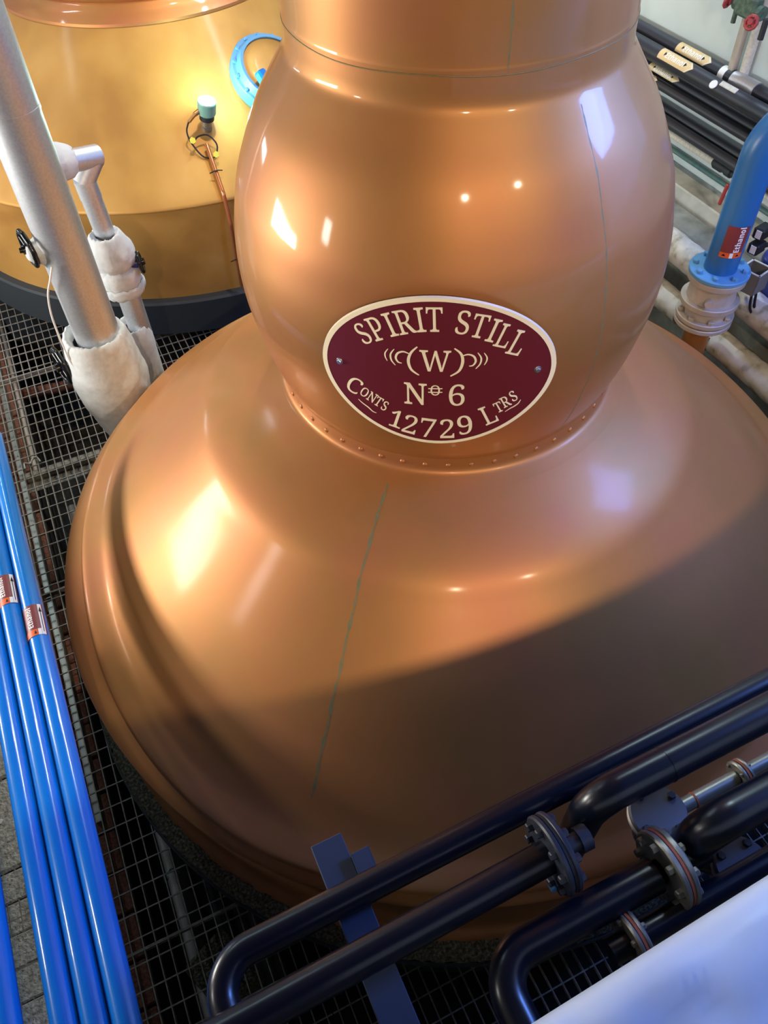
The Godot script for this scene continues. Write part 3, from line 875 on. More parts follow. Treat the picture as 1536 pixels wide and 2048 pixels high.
func build_black_pipes() -> void:
	var X := Vector3.RIGHT
	var b := MB.new()
	var t := thing("black_pipe", "long black pipe crossing nearest the still, bent back at its left end", "pipe", Vector3(0.4, -0.04, 1.62), "black pipes below the walkway")
	b.tube(fillet(V3([2.4, -0.045, 1.617, -1.437, -0.045, 1.62, -1.437, -0.045, 2.7]), 0.085, 12), 0.0355, 36)
	put("pipe_run", b.mesh(), M.black, t)
	t = thing("black_pipe", "second black pipe crossing below the still with a bolted flange at its end", "pipe", Vector3(-1.0, 0.03, 1.76), "black pipes below the walkway")
	b = MB.new()
	b.tube(PackedVector3Array([Vector3(-3.0, 0.035, 1.782), Vector3(-0.66, 0.035, 1.757)]), 0.0385, 36)
	put("pipe_run", b.mesh(), M.black, t)
	flange_pair(t, Vector3(-0.642, 0.035, 1.757), X, 0.094, 0.03, 0.015, M.blackpaint, 8, M.dark)
	b = MB.new()
	b.tube(PackedVector3Array([Vector3(-0.63, 0.035, 1.757), Vector3(-0.575, 0.035, 1.757)]), 0.022, 20)
	b.tube(PackedVector3Array([Vector3(-0.578, 0.035, 1.757), Vector3(-0.55, 0.035, 1.757)]), 0.031, 8)
	put("union", b.mesh(), M.blackpaint, t)
	b = MB.new()
	b.box(Vector3(-0.655, -0.062, 1.80), Vector3(0.022, 0.03, 0.03), 0.005)
	put("blue_cap", b.mesh(), M.flangeblue, t)
	t = thing("black_pipe", "black pipe with an elbow end above the grey disc flange", "pipe", Vector3(0.5, 0.1, 1.71), "black pipes below the walkway")
	b = MB.new()
	b.tube(fillet(V3([2.4, 0.09, 1.715, -0.515, 0.09, 1.708, -0.515, -0.45, 1.708]), 0.075, 12), 0.043, 36)
	put("pipe_run", b.mesh(), M.black, t)
	b = MB.new()
	b.tube(PackedVector3Array([Vector3(-0.31, 0.09, 1.709), Vector3(-0.306, 0.09, 1.709)]), 0.0442, 36)
	put("weld_ring", b.mesh(), M.black, t)
	t = thing("black_pipe", "short black pipe from a gasketed flange, elbowed towards the walkway", "pipe", Vector3(-0.6, -0.03, 1.9), "black pipes below the walkway")
	b = MB.new()
	b.tube(fillet(V3([-0.44, -0.03, 1.887, -0.872, -0.03, 1.885, -0.872, -0.03, 2.6]), 0.085, 12), 0.0415, 36)
	put("pipe_run", b.mesh(), M.black, t)
	flange_pair(t, Vector3(-0.402, -0.03, 1.887), X, 0.094, 0.03, 0.017, M.steel, 8)
	b = MB.new()
	b.tube(PackedVector3Array([Vector3(-0.385, -0.03, 1.887), Vector3(-0.3, -0.03, 1.887)]), 0.036, 24)
	put("pipe_run", b.mesh(), M.black, t)
	t = thing("black_pipe", "thick black elbowed pipe beside the white duct at the right", "pipe", Vector3(0.2, 0.06, 1.86), "black pipes below the walkway")
	b = MB.new()
	b.tube(fillet(V3([2.4, 0.085, 1.885, -0.315, 0.085, 1.868, -0.315, -0.16, 1.868]), 0.075, 12), 0.047, 36)
	put("pipe_run", b.mesh(), M.black, t)
	t = thing("flanged_pipe", "gasketed pale flange half hidden by the edge of the white duct", "flange", Vector3(-0.55, -0.06, 1.965), "pale pipe flanges below the walkway")
	b = MB.new()
	b.tube(PackedVector3Array([Vector3(-0.62, -0.06, 1.975), Vector3(0.4, -0.06, 1.975)]), 0.03, 24)
	put("pipe_run", b.mesh(), M.black, t)
	flange_pair(t, Vector3(-0.555, -0.06, 1.975), X, 0.066, 0.025, 0.012, M.steel, 6)
	# upright pipes with horizontal flanges
	for e in [[Vector3(-0.312, -0.11, 1.765), 0.074, "grey disc flange on an upright pipe under the elbow end", 1.2], [Vector3(-0.205, -0.11, 1.955), 0.07, "grey disc flange on an upright pipe beside the white duct", 2.4]]:
		t = thing("flanged_pipe", e[2], "flange", Vector3(e[0].x, FLOOR_Y, e[0].z), "grey disc flanges below the walkway")
		b = MB.new()
		disc(b, e[0] - Vector3(0, 0.008, 0), Vector3.UP, e[1], 0.0, 0.016)
		put("flange", b.mesh(), M.discgrey, t)
		b = MB.new()
		disc(b, e[0] - Vector3(0, 0.028, 0), Vector3.UP, e[1], 0.0, 0.016)
		put("flange", b.mesh(), M.castgrey, t)
		b = MB.new()
		b.tube(fillet(PackedVector3Array([e[0] - Vector3(0, 0.02, 0), e[0] - Vector3(0, 0.2, 0), Vector3(e[0].x + 0.5, e[0].y - 0.2, e[0].z + 0.5)]), 0.06, 8), 0.034, 24)
		put("pipe_run", b.mesh(), M.black, t)
		bolts_around(t, e[0] + Vector3(0, 0.008, 0), Vector3.UP, e[1] * 0.78, 4, 0.011, 0.012, M.blackpaint, e[3])
	t = thing("steel_pipe", "thin bare steel pipe with an orange-gasketed flange near the right edge", "pipe", Vector3(0, -0.08, 1.78))
	b = MB.new()
	b.tube(PackedVector3Array([Vector3(-0.30, -0.135, 1.773), Vector3(-0.06, -0.135, 1.773)]), 0.0195, 24)
	put("pipe_run", b.mesh(), M.steel, t)
	b = MB.new()
	b.tube(PackedVector3Array([Vector3(-0.2, -0.135, 1.773), Vector3(-0.195, -0.135, 1.773)]), 0.021, 24)
	put("weld_ring", b.mesh(), M.gasket, t)
	flange_pair(t, Vector3(-0.042, -0.135, 1.773), X, 0.042, 0.015, 0.012, M.steel, 4)
	b = MB.new()
	b.tube(PackedVector3Array([Vector3(-0.03, -0.135, 1.773), Vector3(0.7, -0.135, 1.773)]), 0.0195, 24)
	put("pipe_run", b.mesh(), M.steel, t)
	# support bracket
	t = thing("support_bracket", "dark blue-grey steel bracket carrying the black pipes", "bracket", Vector3(-1.1, -0.09, 1.75))
	b = MB.new()
	b.box(Vector3(-1.105, -0.088, 1.765), Vector3(0.082, 0.008, 0.60), 0.002)
	b.box(Vector3(-1.142, -0.12, 1.765), Vector3(0.008, 0.07, 0.60), 0.002)
	put("angle_iron", b.mesh(), M.bracket, t)
	b = MB.new()
	for e in [[Vector3(-1.062, -0.085, 1.585), Vector3(0.004, 0.05, 0.11)], [Vector3(-1.018, -0.085, 1.585), Vector3(0.004, 0.05, 0.11)], [Vector3(-1.04, -0.062, 1.585), Vector3(0.048, 0.004, 0.11)], [Vector3(-1.04, -0.108, 1.585), Vector3(0.048, 0.004, 0.11)]]:
		b.box(e[0], e[1], 0.001)
	put("box_tube", b.mesh(), M.bracket, t)
	# white wrapped duct along the walkway edge
	t = thing("wrapped_duct", "big white-wrapped duct with a wrinkled cover at the bottom right corner", "duct", Vector3(0.6, 0.35, 2.4))
	var fz := noise(1.6, 4, 33)
	b = MB.new()
	var rows := []; var norms := []; var vs := PackedFloat32Array(); var us := PackedFloat32Array()
	var sec := [Vector2(2.035, 0.2), Vector2(2.03, 0.35), Vector2(2.03, 0.47), Vector2(2.036, 0.51), Vector2(2.052, 0.533), Vector2(2.08, 0.545)]
	for k in 26:
		sec.append(Vector2(2.11 + k * 0.023, 0.547 + 0.01 * sin(k * 0.13)))
	sec.append(Vector2(2.71, 0.535)); sec.append(Vector2(2.725, 0.5)); sec.append(Vector2(2.73, 0.2)); sec.append(Vector2(2.035, 0.2))
	for i in 181:
		us.append(i * 0.02)
	for k in sec.size():
		var r := PackedVector3Array(); var m := PackedVector3Array()
		var tt: Vector2 = sec[mini(k + 1, sec.size() - 1)] - sec[maxi(k - 1, 0)]
		for i in 181:
			var x := -1.2 + i * 0.02
			var h: float = fz.get_noise_2d(x * 1.6 + sec[k].x * 1.1, sec[k].x * 3.0 - x * 1.3) * 0.011 + fz.get_noise_2d(x * 4.0 + 9.0, sec[k].x * 6.0) * 0.005
			if k < 3 or k > sec.size() - 4:
				h = 0.0
			r.append(Vector3(x, sec[k].y + h, sec[k].x - 0.024 * (x + 0.93)))
			m.append(Vector3(0, tt.x, -tt.y).normalized())
		rows.append(r); norms.append(m); vs.append(k * 0.02)
	# normals from the wrinkled surface
	for k in range(3, sec.size() - 4):
		for i in range(1, 180):
			var du: Vector3 = rows[k][i + 1] - rows[k][i - 1]
			var dv: Vector3 = rows[k + 1][i] - rows[k - 1][i]
			var q := du.cross(dv).normalized()
			if q.dot(norms[k][i]) < 0.0:
				q = -q
			norms[k][i] = q
	b.grid(rows, norms, us, vs)
	put("cover", b.mesh(), M.whitewrap, t)

# ------------------------------------------------------------------ right-hand wall and its pipes
func sticker_on_wall_pipe(t: Node3D, x: float, y: float, r: float, z0: float, z1: float) -> void:
	var o := Vector3(x, y, z0)
	var d := Vector3.BACK
	var ref := Vector3(-0.62, 0.78, 0.0).normalized()
	var L := z1 - z0
	var lab := put("sticker", pipe_patch(o, d, ref, r, 0.0, L - 0.045, -0.78, 0.78, 0.045), M.label_cream, t)
	var sg := -1.0
	var to := func(px: float, py: float, z: float) -> Vector3:
		return pipe_point(o, d, ref, r + 0.0014 + 0.0006 * z, L * 0.47 + px, sg * py / r)
	put("lettering", write("Ethanol", 0.036, 1.0, to), M.white, lab)
	for s: float in [0.045, L - 0.075]:
		put("hazard_mark", pipe_patch(o, d, ref, r, s - 0.001, s + 0.001, -0.25, 0.25, 0.016, 0.002), M.dark, lab)
	put("arrow_line", pipe_patch(o, d, ref, r, L - 0.058, L - 0.052, -0.78, 0.78, 0.045, 0.0018, true), M.white, lab)

func build_right() -> void:
	var g := "black pipes along the white wall"
	var b := MB.new()
	var rows := [
		[2.54, -0.007, 0.042, "topmost black wall pipe, with an arrow sticker and a silver sleeve", -1.80, -1.50],
		[2.445, -0.035, 0.045, "second black wall pipe from the top, with an arrow sticker and white paint", -1.83, -1.53],
		[2.53, -0.172, 0.03, "third black wall pipe from the top, with a sticker beside the bulb", -2.0, -1.71],
		[2.465, -0.196, 0.027, "fourth black wall pipe from the top, tight below the third", -2.1, -1.83],
		[2.54, -0.35, 0.03, "fifth black wall pipe from the top, above the lowest one", 0.0, 0.0],
		[2.48, -0.375, 0.031, "lowest black wall pipe, above the thin white pipe", 0.0, 0.0]]
	for e in rows:
		var t := thing("wall_pipe", e[3], "pipe", Vector3(e[0], e[1], -1.5), g)
		b = MB.new()
		b.tube(PackedVector3Array([Vector3(e[0], e[1], -7.0), Vector3(e[0], e[1], 1.5)]), e[2], 28)
		put("pipe_run", b.mesh(), M.blackpaint, t)
		if e[4] != 0.0:
			sticker_on_wall_pipe(t, e[0], e[1], e[2], e[4], e[5])
		if e[0] == 2.54 and e[1] > -0.1:
			b = MB.new()
			b.tube(PackedVector3Array([Vector3(2.54, -0.007, -1.42), Vector3(2.54, -0.007, -1.375)]), 0.0428, 28)
			put("white_tape", b.mesh(), M.white, t)
			b = MB.new()
			b.tube(PackedVector3Array([Vector3(2.54, -0.007, -1.345), Vector3(2.54, -0.007, -1.33)]), 0.0455, 28)
			put("end_band", b.mesh(), M.rim, t)
			b = MB.new()
			b.tube(PackedVector3Array([Vector3(2.54, -0.005, -1.325), Vector3(2.54, -0.005, -1.14)]), 0.0465, 28)
			put("silver_sleeve", b.mesh(), M.alu, t)
		if e[0] == 2.445:
			b = MB.new()
			b.lathe(flange_sections(0.024, 0.0, 0.006, 0.002), Vector3(2.405, -0.01, -1.335), MB.along(Vector3(-0.7, 0.7, 0.1)), 20)
			put("white_clamp", b.mesh(), M.white, t)
			b = MB.new()
			b.box(Vector3(2.425, 0.007, -1.24), Vector3(0.03, 0.008, 0.13), 0.003, Basis(Vector3.BACK, 0.6))
			put("white_clamp", b.mesh(), M.whitepipe, t)
	# thin pipes under them
	b = MB.new()
	var t := thing("thin_white_pipe", "thin white pipe along the wall ending in a dark ribbed coupling", "pipe", Vector3(2.54, -0.465, -1.4))
	b.tube(PackedVector3Array([Vector3(2.54, -0.465, -6.0), Vector3(2.54, -0.465, -1.24)]), 0.021, 20)
	put("pipe_run", b.mesh(), M.whitepipe, t)
	b = MB.new()
	b.lathe([V2([0.018, 0.25, 0.026, 0.245]), V2([0.026, 0.245, 0.026, 0.2]), V2([0.026, 0.2, 0.02, 0.19, 0.02, 0.17]), V2([0.02, 0.17, 0.03, 0.16]), V2([0.03, 0.16, 0.03, 0.12, 0.024, 0.105, 0.024, 0.095, 0.031, 0.08, 0.031, 0.02, 0.02, 0.0])], Vector3(2.54, -0.465, -1.29), MB.along(Vector3.BACK), 28)
	put("coupling", b.mesh(), M.rim, t)
	b = MB.new()
	b.tube(PackedVector3Array([Vector3(2.54, -0.465, -1.05), Vector3(2.54, -0.465, 1.0)]), 0.014, 16)
	put("pipe_run", b.mesh(), M.whitepipe, t)
	b = MB.new()
	b.tube(PackedVector3Array([Vector3(2.57, -0.565, -6.0), Vector3(2.57, -0.565, 1.0)]), 0.0155, 16)
	tag(put("teal_pipe", b.mesh(), M.teal, self), "thin teal pipe along the foot of the white wall", "pipe")
	b = MB.new()
	b.box(Vector3(2.42, -0.52, -1.035), Vector3(0.02, 0.14, 0.022), 0.006, Basis(Vector3.RIGHT, 0.12))
	tag(put("red_lever", b.mesh(), M.redwheel, self), "small red valve lever left of the blue upright pipe", "lever")
	# stepped kerb at the wall foot
	var k := struct("trim_1", boxes([[Vector3(2.51, -0.80, -2.5), Vector3(0.18, 0.32, 9.0)]], 0.008), M.ledge)
	k = struct("trim_2", boxes([[Vector3(2.33, -1.32, -2.5), Vector3(0.18, 1.16, 9.0)]], 0.008), M.concrete)
	# lagged pipes on the floor by the kerb
	for e in [[2.115, -0.755, 0.082, -2.8, 1.5, "white lagged pipe on the upper row behind the blue flange", 4], [2.05, -1.03, 0.078, -2.8, -0.72, "white lagged pipe low behind the bulb, left of the blue pipe", 5], [2.05, -1.03, 0.078, -0.45, 1.6, "mottled white lagged pipe with a dark end at the right edge", 6]]:
		t = thing("lagged_pipe", e[5], "pipe", Vector3(e[0], e[1], (e[3] + e[4]) * 0.5), "lagged pipes by the wall")
		var f := noise(1.0, 3, 40 + int(e[6]))
		b = MB.new()
		var wob := func(p: Vector2, a: float) -> Vector2:
			return p + Vector2(0.007 * f.get_noise_3d(sin(a) * 3.0, p.y * 9.0, cos(a) * 3.0), 0.0)
		var sc := PackedVector2Array()
		var n := int((float(e[4]) - float(e[3])) / 0.04)
		for i in n + 1:
			sc.append(Vector2(e[2], (float(e[4]) - float(e[3])) * (1.0 - float(i) / n)))
		b.lathe([V2([0.0, sc[0].y, e[2], sc[0].y]), sc], Vector3(e[0], e[1], e[3]), MB.along(Vector3.BACK), 36, 0.0, TAU, wob)
		put("lagging", b.mesh(), M.lagging, t)
		b = MB.new()
		b.lathe([V2([0.02, 0.0, float(e[2]) + 0.002, 0.0]), V2([float(e[2]) + 0.002, 0.0, float(e[2]) + 0.002, 0.035])], Vector3(e[0], e[1], float(e[3]) - 0.004), MB.along(Vector3.BACK), 36)
		put("end_band", b.mesh(), M.dark, t)
	# blue upright pipe with flange and grey valve
	var c := Vector3(1.85, -0.468, -0.41)
	t = thing("blue_upright_pipe", "blue upright pipe with a bolted flange and red sticker by the wall", "pipe", c)
	b = MB.new()
	b.tube(fillet(V3([c.x, -0.48, c.z, c.x, 0.30, c.z - 0.005, 2.51, 0.42, c.z + 0.28]), 0.22, 16), 0.083, 48)
	put("pipe_run", b.mesh(), M.dullblue, t)
	b = MB.new()
	disc(b, c - Vector3(0, 0.024, 0), Vector3.UP, 0.155, 0.08, 0.024, 64)
	put("flange", b.mesh(), M.flangeblue, t)
	bolts_around(t, c, Vector3.UP, 0.125, 8, 0.017, 0.018, M.flangeblue, 0.1)
	var o := Vector3(c.x, -0.36, c.z)
	var ref := Vector3(-0.35, 0, 0.94).normalized()
	var lab := put("sticker", pipe_patch(o, Vector3.UP, ref, 0.083, 0.0, 0.17, -0.85, 0.5), M.label_red, t)
	var lo := put("hazard_strip", pipe_patch(o, Vector3.UP, ref, 0.083, 0.0, 0.028, -0.85, 0.5, 0.0, 0.0018), M.orange, lab)
	put("hazard_strip", pipe_patch(o, Vector3.UP, ref, 0.083, 0.0, 0.028, -0.26, -0.06, 0.0, 0.0022), M.white, lab)
	put("hazard_flame", pipe_patch(o, Vector3.UP, ref, 0.083, 0.009, 0.011, -0.7, -0.48, 0.011, 0.0022), M.dark, lab)
	put("hazard_flame", pipe_patch(o, Vector3.UP, ref, 0.083, 0.009, 0.011, 0.1, 0.3, 0.011, 0.0022), M.dark, lab)
	var to := func(px: float, py: float, z: float) -> Vector3:
		return pipe_point(o, Vector3.UP, ref, 0.083 + 0.0014 + 0.0008 * z, 0.10 + px, 0.04 - py / 0.083)
	put("lettering", write("Ethanol", 0.03, 1.0, to), M.white, lab)
	t = thing("check_valve", "grey flanged valve body under the blue flange on a copper stub", "valve", Vector3(c.x, -0.9, c.z))
	b = MB.new()
	disc(b, Vector3(c.x, -0.53, c.z), Vector3.UP, 0.15, 0.08, 0.034, 64)
	put("flange", b.mesh(), M.castgrey, t)
	b = MB.new()
	b.lathe([smooth2(V2([0.122, -0.525, 0.12, -0.55, 0.124, -0.6, 0.126, -0.64]), 4)], Vector3(c.x, 0, c.z), Basis(), 48)
	put("valve_body", b.mesh(), M.castgrey, t)
	b = MB.new()
	disc(b, Vector3(c.x, -0.672, c.z), Vector3.UP, 0.153, 0.08, 0.034, 64)
	put("flange", b.mesh(), M.castgrey, t)
	b = MB.new()
	b.lathe([V2([0.118, -0.67, 0.118, -0.74])], Vector3(c.x, 0, c.z), Basis(), 48)
	put("valve_body", b.mesh(), M.castgrey, t)
	for y: float in [-0.762, -0.798]:
		b = MB.new()
		disc(b, Vector3(c.x, y, c.z), Vector3.UP, 0.153, 0.06, 0.028, 64)
		put("flange", b.mesh(), M.castgrey, t)
	bolts_around(t, Vector3(c.x, -0.734, c.z), Vector3.UP, 0.134, 8, 0.016, 0.02, M.castgrey, 0.5)
	b = MB.new()
	b.tube(PackedVector3Array([Vector3(c.x - 0.09, -0.6, c.z + 0.08), Vector3(c.x - 0.118, -0.595, c.z + 0.105)]), 0.018, 16)
	put("plug", b.mesh(), M.castgrey, t)
	b = MB.new()
	b.tube(PackedVector3Array([Vector3(c.x, -0.79, c.z), Vector3(c.x, FLOOR_Y, c.z)]), 0.07, 36)
	put("copper_stub", b.mesh(), M.copper, t)
	b = MB.new()
	b.tube(PackedVector3Array([Vector3(1.70, -0.585, -0.745), Vector3(1.70, FLOOR_Y, -0.73)]), PackedFloat32Array([0.03, 0.034]), 24)
	tag(put("copper_upright", b.mesh(), M.copper, self), "dark copper upright pipe end showing between the bulb and the lagged pipes", "pipe")
	# valve actuator and junction boxes at the right edge
	var q := Vector3(2.03, -0.485, -0.335)
	t = thing("valve_actuator", "grey open-topped actuator box with blue motor at the right edge", "actuator", q)
	var bs := Basis(Vector3.UP, 0.25)
	b = MB.new()
	for e in [[Vector3(-0.055, -0.06, 0), Vector3(0.008, 0.12, 0.118)], [Vector3(0.055, -0.06, 0), Vector3(0.008, 0.12, 0.118)], [Vector3(0, -0.06, -0.055), Vector3(0.118, 0.12, 0.008)], [Vector3(0, -0.06, 0.055), Vector3(0.118, 0.12, 0.008)], [Vector3(0, -0.115, 0), Vector3(0.118, 0.01, 0.118)]]:
		b.box(q + bs * e[0], e[1], 0.003, bs)
	put("housing", b.mesh(), M.actuator, t)
	b = MB.new()
	for e in [[Vector3(-0.055, 0.002, 0), Vector3(0.01, 0.005, 0.12)], [Vector3(0.055, 0.002, 0), Vector3(0.01, 0.005, 0.12)], [Vector3(0, 0.002, -0.055), Vector3(0.12, 0.005, 0.01)], [Vector3(0, 0.002, 0.055), Vector3(0.12, 0.005, 0.01)]]:
		b.box(q + bs * e[0], e[1], 0.001, bs)
	put("rim", b.mesh(), M.whitepipe, t)
	for e in [Vector3(-0.035, -0.085, -0.035), Vector3(0.035, -0.085, -0.035), Vector3(0.035, -0.085, 0.035)]:
		b = MB.new()
		b.hexa(q + bs * e, Vector3.UP, 0.012, 0.03)
		put("bolt", b.mesh(), M.bolt, t)
	b = MB.new()
	b.lathe([smooth2(V2([0.0, 0.05, 0.02, 0.045, 0.032, 0.025, 0.034, 0.0]), 3)], q + bs * Vector3(-0.015, -0.095, 0.022), Basis(), 24)
	put("indicator_cap", b.mesh(), M.label_cream, t)
	b = MB.new()
	b.lathe([smooth2(V2([0.0, 0.06, 0.05, 0.05, 0.075, 0.02, 0.08, -0.05, 0.08, -0.22, 0.05, -0.25, 0.0, -0.25]), 4)], q + Vector3(0.15, 0.0, -0.01), Basis(Vector3.BACK, 0.35), 32)
	put("motor", b.mesh(), M.darkblue, t)
	for dx: float in [0.0, 0.03]:
		b = MB.new()
		b.tube(smooth3(PackedVector3Array([q + Vector3(-0.02 + dx, -0.13, 0.05), q + Vector3(0.0 + dx, -0.22, 0.06), q + Vector3(0.08, -0.30 + dx, 0.08), q + Vector3(0.25, -0.30 + dx, 0.1)]), 6), 0.007, 8)
		put("cable", b.mesh(), M.dark, t)
	for e in [[Vector3(1.955, -0.275, -0.345), "upper black connector box with a white label at the right edge", 0.09], [Vector3(1.95, -0.355, -0.34), "lower black connector box with a white label at the right edge", 0.08]]:
		t = thing("connector_box", e[1], "connector", e[0], "black connector boxes")
		b = MB.new()
		var w: float = e[2]
		b.box(e[0] + bs * Vector3(w * 0.5, 0, 0), Vector3(w, 0.06, 0.06), 0.008, bs)
		put("housing", b.mesh(), M.dark, t)
		b = MB.new()
		b.box(e[0] + bs * Vector3(-0.001, 0.002, 0.004), Vector3(0.003, 0.042, 0.03), 0.0008, bs)
		put("white_label", b.mesh(), M.white, t)
		b = MB.new()
		b.tube(PackedVector3Array([e[0] + Vector3(w, 0, 0), e[0] + Vector3(w + 0.2, 0.0, 0)]), 0.012, 10)
		put("cable", b.mesh(), M.dark, t)
	# green manifold with red wheels and its stand pipes
	t = thing("stand_post", "grey-brown square post standing against the white wall", "post", Vector3(2.55, 0.02, -1.345))
	b = MB.new()
	b.box(Vector3(2.545, 0.2, -1.365), Vector3(0.035, 0.4, 0.045), 0.004)
	put("post", b.mesh(), M.castgrey, t)
	t = thing("white_standpipe", "white upright pipe beside the post on the white wall", "pipe", Vector3(2.57, 0.03, -1.29))
	b = MB.new()
	b.tube(PackedVector3Array([Vector3(2.572, 0.02, -1.30), Vector3(2.572, 0.6, -1.30)]), 0.027, 20)
	put("pipe_run", b.mesh(), M.whitepipe, t)
	t = thing("green_manifold", "green cast valve manifold with two red handwheels at the top right", "valve", Vector3(2.5, 0.3, -1.33))
	b = MB.new()
	b.box(Vector3(2.49, 0.37, -1.33), Vector3(0.07, 0.11, 0.15), 0.015)
	b.box(Vector3(2.485, 0.44, -1.34), Vector3(0.06, 0.08, 0.08), 0.015)
	b.tube(PackedVector3Array([Vector3(2.49, 0.36, -1.42), Vector3(2.49, 0.36, -1.22)]), 0.034, 20)
	b.tube(PackedVector3Array([Vector3(2.49, 0.36, -1.405), Vector3(2.49, 0.265, -1.405)]), 0.013, 12)
	put("manifold_body", b.mesh(), M.green, t)
	b = MB.new()
	b.tube(PackedVector3Array([Vector3(2.46, 0.36, -1.16), Vector3(2.46, 0.265, -1.16)]), 0.016, 12)
	put("drain", b.mesh(), M.rim, t)
	handwheel(t, Vector3(2.45, 0.37, -1.44), Vector3(-0.3, 0.2, -1), 0.032, 0.009, M.redwheel)
	handwheel(t, Vector3(2.42, 0.335, -1.215), Vector3(-1, 0.5, 0.3), 0.03, 0.009, M.redwheel)

# ------------------------------------------------------------------ the floor
func build_floor() -> void:
	var fl := Node3D.new()
	fl.name = "floor"
	add_child(fl)
	fl.set_meta("kind", "structure")
	base_of[fl] = Vector3.ZERO
	var x0 := -2.33
	var px := 0.053
	var pz := 0.105
	for ix in range(-1, 4):
		for iz in 4:
			var ax := x0 + ix * 20 * px
			var az := -5.3 + iz * 20 * pz
			var b := MB.new()
			for k in 20:
				b.box(Vector3(ax + k * px, FLOOR_Y - 0.015, az + 10 * pz), Vector3(0.005, 0.03, 20 * pz - 0.004))
			for k in 20:
				b.box(Vector3(ax + 9.5 * px, FLOOR_Y - 0.004, az + (k + 0.5) * pz), Vector3(20 * px - 0.004, 0.007, 0.006))
			for e: float in [0.003, 20 * pz - 0.003]:
				b.box(Vector3(ax + 9.5 * px, FLOOR_Y - 0.015, az + e), Vector3(20 * px - 0.006, 0.032, 0.005))
			if ix == -1 and iz >= 3:
				continue
			put("grating_panel", b.mesh(), M.grating, fl)
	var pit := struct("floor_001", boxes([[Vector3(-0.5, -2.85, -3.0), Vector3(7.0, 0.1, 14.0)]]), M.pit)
	# things under the grating
	var t := thing("support_beam", "pale steel beam running lengthwise under the grating beside the blue pipes", "beam", Vector3(-2.035, -1.98, -1.0))
	t.set_meta("group", "steel beams under the grating")
	var b := MB.new()
	b.box(Vector3(-2.035, -1.985, -2.1), Vector3(0.03, 0.09, 4.9), 0.003)
	b.box(Vector3(-2.035, -1.945, -2.1), Vector3(0.036, 0.006, 4.9), 0.001)
	put("web", b.mesh(), M.steel, t)
	t = thing("support_beam", "grey cross beam under the grating left of the dome", "beam", Vector3(-1.6, -1.97, -2.2))
	t.set_meta("group", "steel beams under the grating")
	b = MB.new()
	b.box(Vector3(-1.2, -1.96, -2.17), Vector3(1.7, 0.05, 0.05), 0.003)
	b.box(Vector3(-1.2, -2.0, -2.12), Vector3(1.7, 0.008, 0.12), 0.002)
	put("web", b.mesh(), M.grating, t)
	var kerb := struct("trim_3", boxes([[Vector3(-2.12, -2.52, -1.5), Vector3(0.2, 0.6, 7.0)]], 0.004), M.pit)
	var bm: Array[Mesh] = []
	for k in 3:
		b = MB.new()
		b.box(Vector3.ZERO, Vector3(0.098 + 0.004 * k, 0.065, 0.205 - 0.006 * k), 0.006)
		bm.append(b.mesh())
	for i in 32:
		for j in 2:
			place("brick", bm[rng.randi() % 3], M.brick, kerb, Transform3D(Basis(Vector3.UP, rng.randf_range(-0.02, 0.02)), Vector3(-2.172 + j * 0.104, -2.19 + rng.randf_range(-0.004, 0.004), -4.9 + i * 0.213)))
	for e in [[Vector3(-1.99, -2.2, -5.0), Vector3(-1.99, -2.2, -2.3), 0.02, "thin grey pipe lying under the grating beside the bricks"], [Vector3(-1.83, -2.3, -2.1), Vector3(-1.83, -2.3, 1.8), 0.032, "dark grey pipe lying under the grating near the front still"], [Vector3(-2.2, -2.35, -3.6), Vector3(-0.4, -2.35, -3.3), 0.045, "rusty pipe crossing under the grating near the rear still"]]:
		b = MB.new()
		b.tube(PackedVector3Array([e[0], e[1]]), e[2], 20)
		tag(put("under_floor_pipe", b.mesh(), M.brick if e[2] > 0.04 else M.castgrey, self), e[3], "pipe", "pipes under the grating")
	b = MB.new()
	b.tube(smooth3(V3([-1.99, -1.885, -2.18, -1.985, -1.875, -2.22, -1.95, -1.872, -2.2, -1.93, -1.878, -2.24, -1.90, -1.872, -2.24, -1.885, -1.885, -2.2]), 5), 0.008, 8)
	tag(put("grating_clip", b.mesh(), M.steel, self), "small bent pale clip lying on the grating", "clip")
	b = MB.new()
	b.box(Vector3(-1.72, -2.35, 1.15), Vector3(0.24, 0.2, 0.3), 0.02, Basis(Vector3.UP, 0.4))
	tag(put("stone_block", b.mesh(), M.crust, self), "pale green concrete block under the grating at the bottom", "block")
	b = MB.new()
	b.lathe([smooth2(V2([0.0, 0.03, 0.02, 0.026, 0.026, 0.0, 0.02, -0.026, 0.0, -0.03]), 3)], Vector3(-1.85, -2.3, 0.62), Basis(Vector3.RIGHT, 1.2), 20)
	b.tube(smooth3(V3([-1.85, -2.28, 0.62, -1.82, -2.26, 0.6, -1.79, -2.27, 0.63]), 5), 0.004, 6)
	tag(put("green_bottle_stub", b.mesh(), M.teal, self), "small green scrap lying in the dark under the grating", "debris")
	# stone paving beyond the blue pipes
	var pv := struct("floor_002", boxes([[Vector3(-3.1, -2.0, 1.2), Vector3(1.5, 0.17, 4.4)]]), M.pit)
	var sm: Array[Mesh] = []
	for k in 3:
		b = MB.new()
		b.box(Vector3.ZERO, Vector3(0.29, 0.05, 0.137), 0.006)
		sm.append(b.mesh())
	var big := MB.new()
	big.box(Vector3.ZERO, Vector3(0.38, 0.05, 0.46), 0.012)
	var bigm := big.mesh()
	for i in 12:
		for j in 1:
			place("paving_stone", sm[rng.randi() % 3], M.stone, pv, Transform3D(Basis(Vector3.UP, rng.randf_range(-0.012, 0.012)) * Basis(Vector3.BACK, rng.randf_range(-0.01, 0.01)), Vector3(-2.50 - j * 0.298, -1.922 + rng.randf_range(-0.004, 0.004), 0.485 + i * 0.1425)))
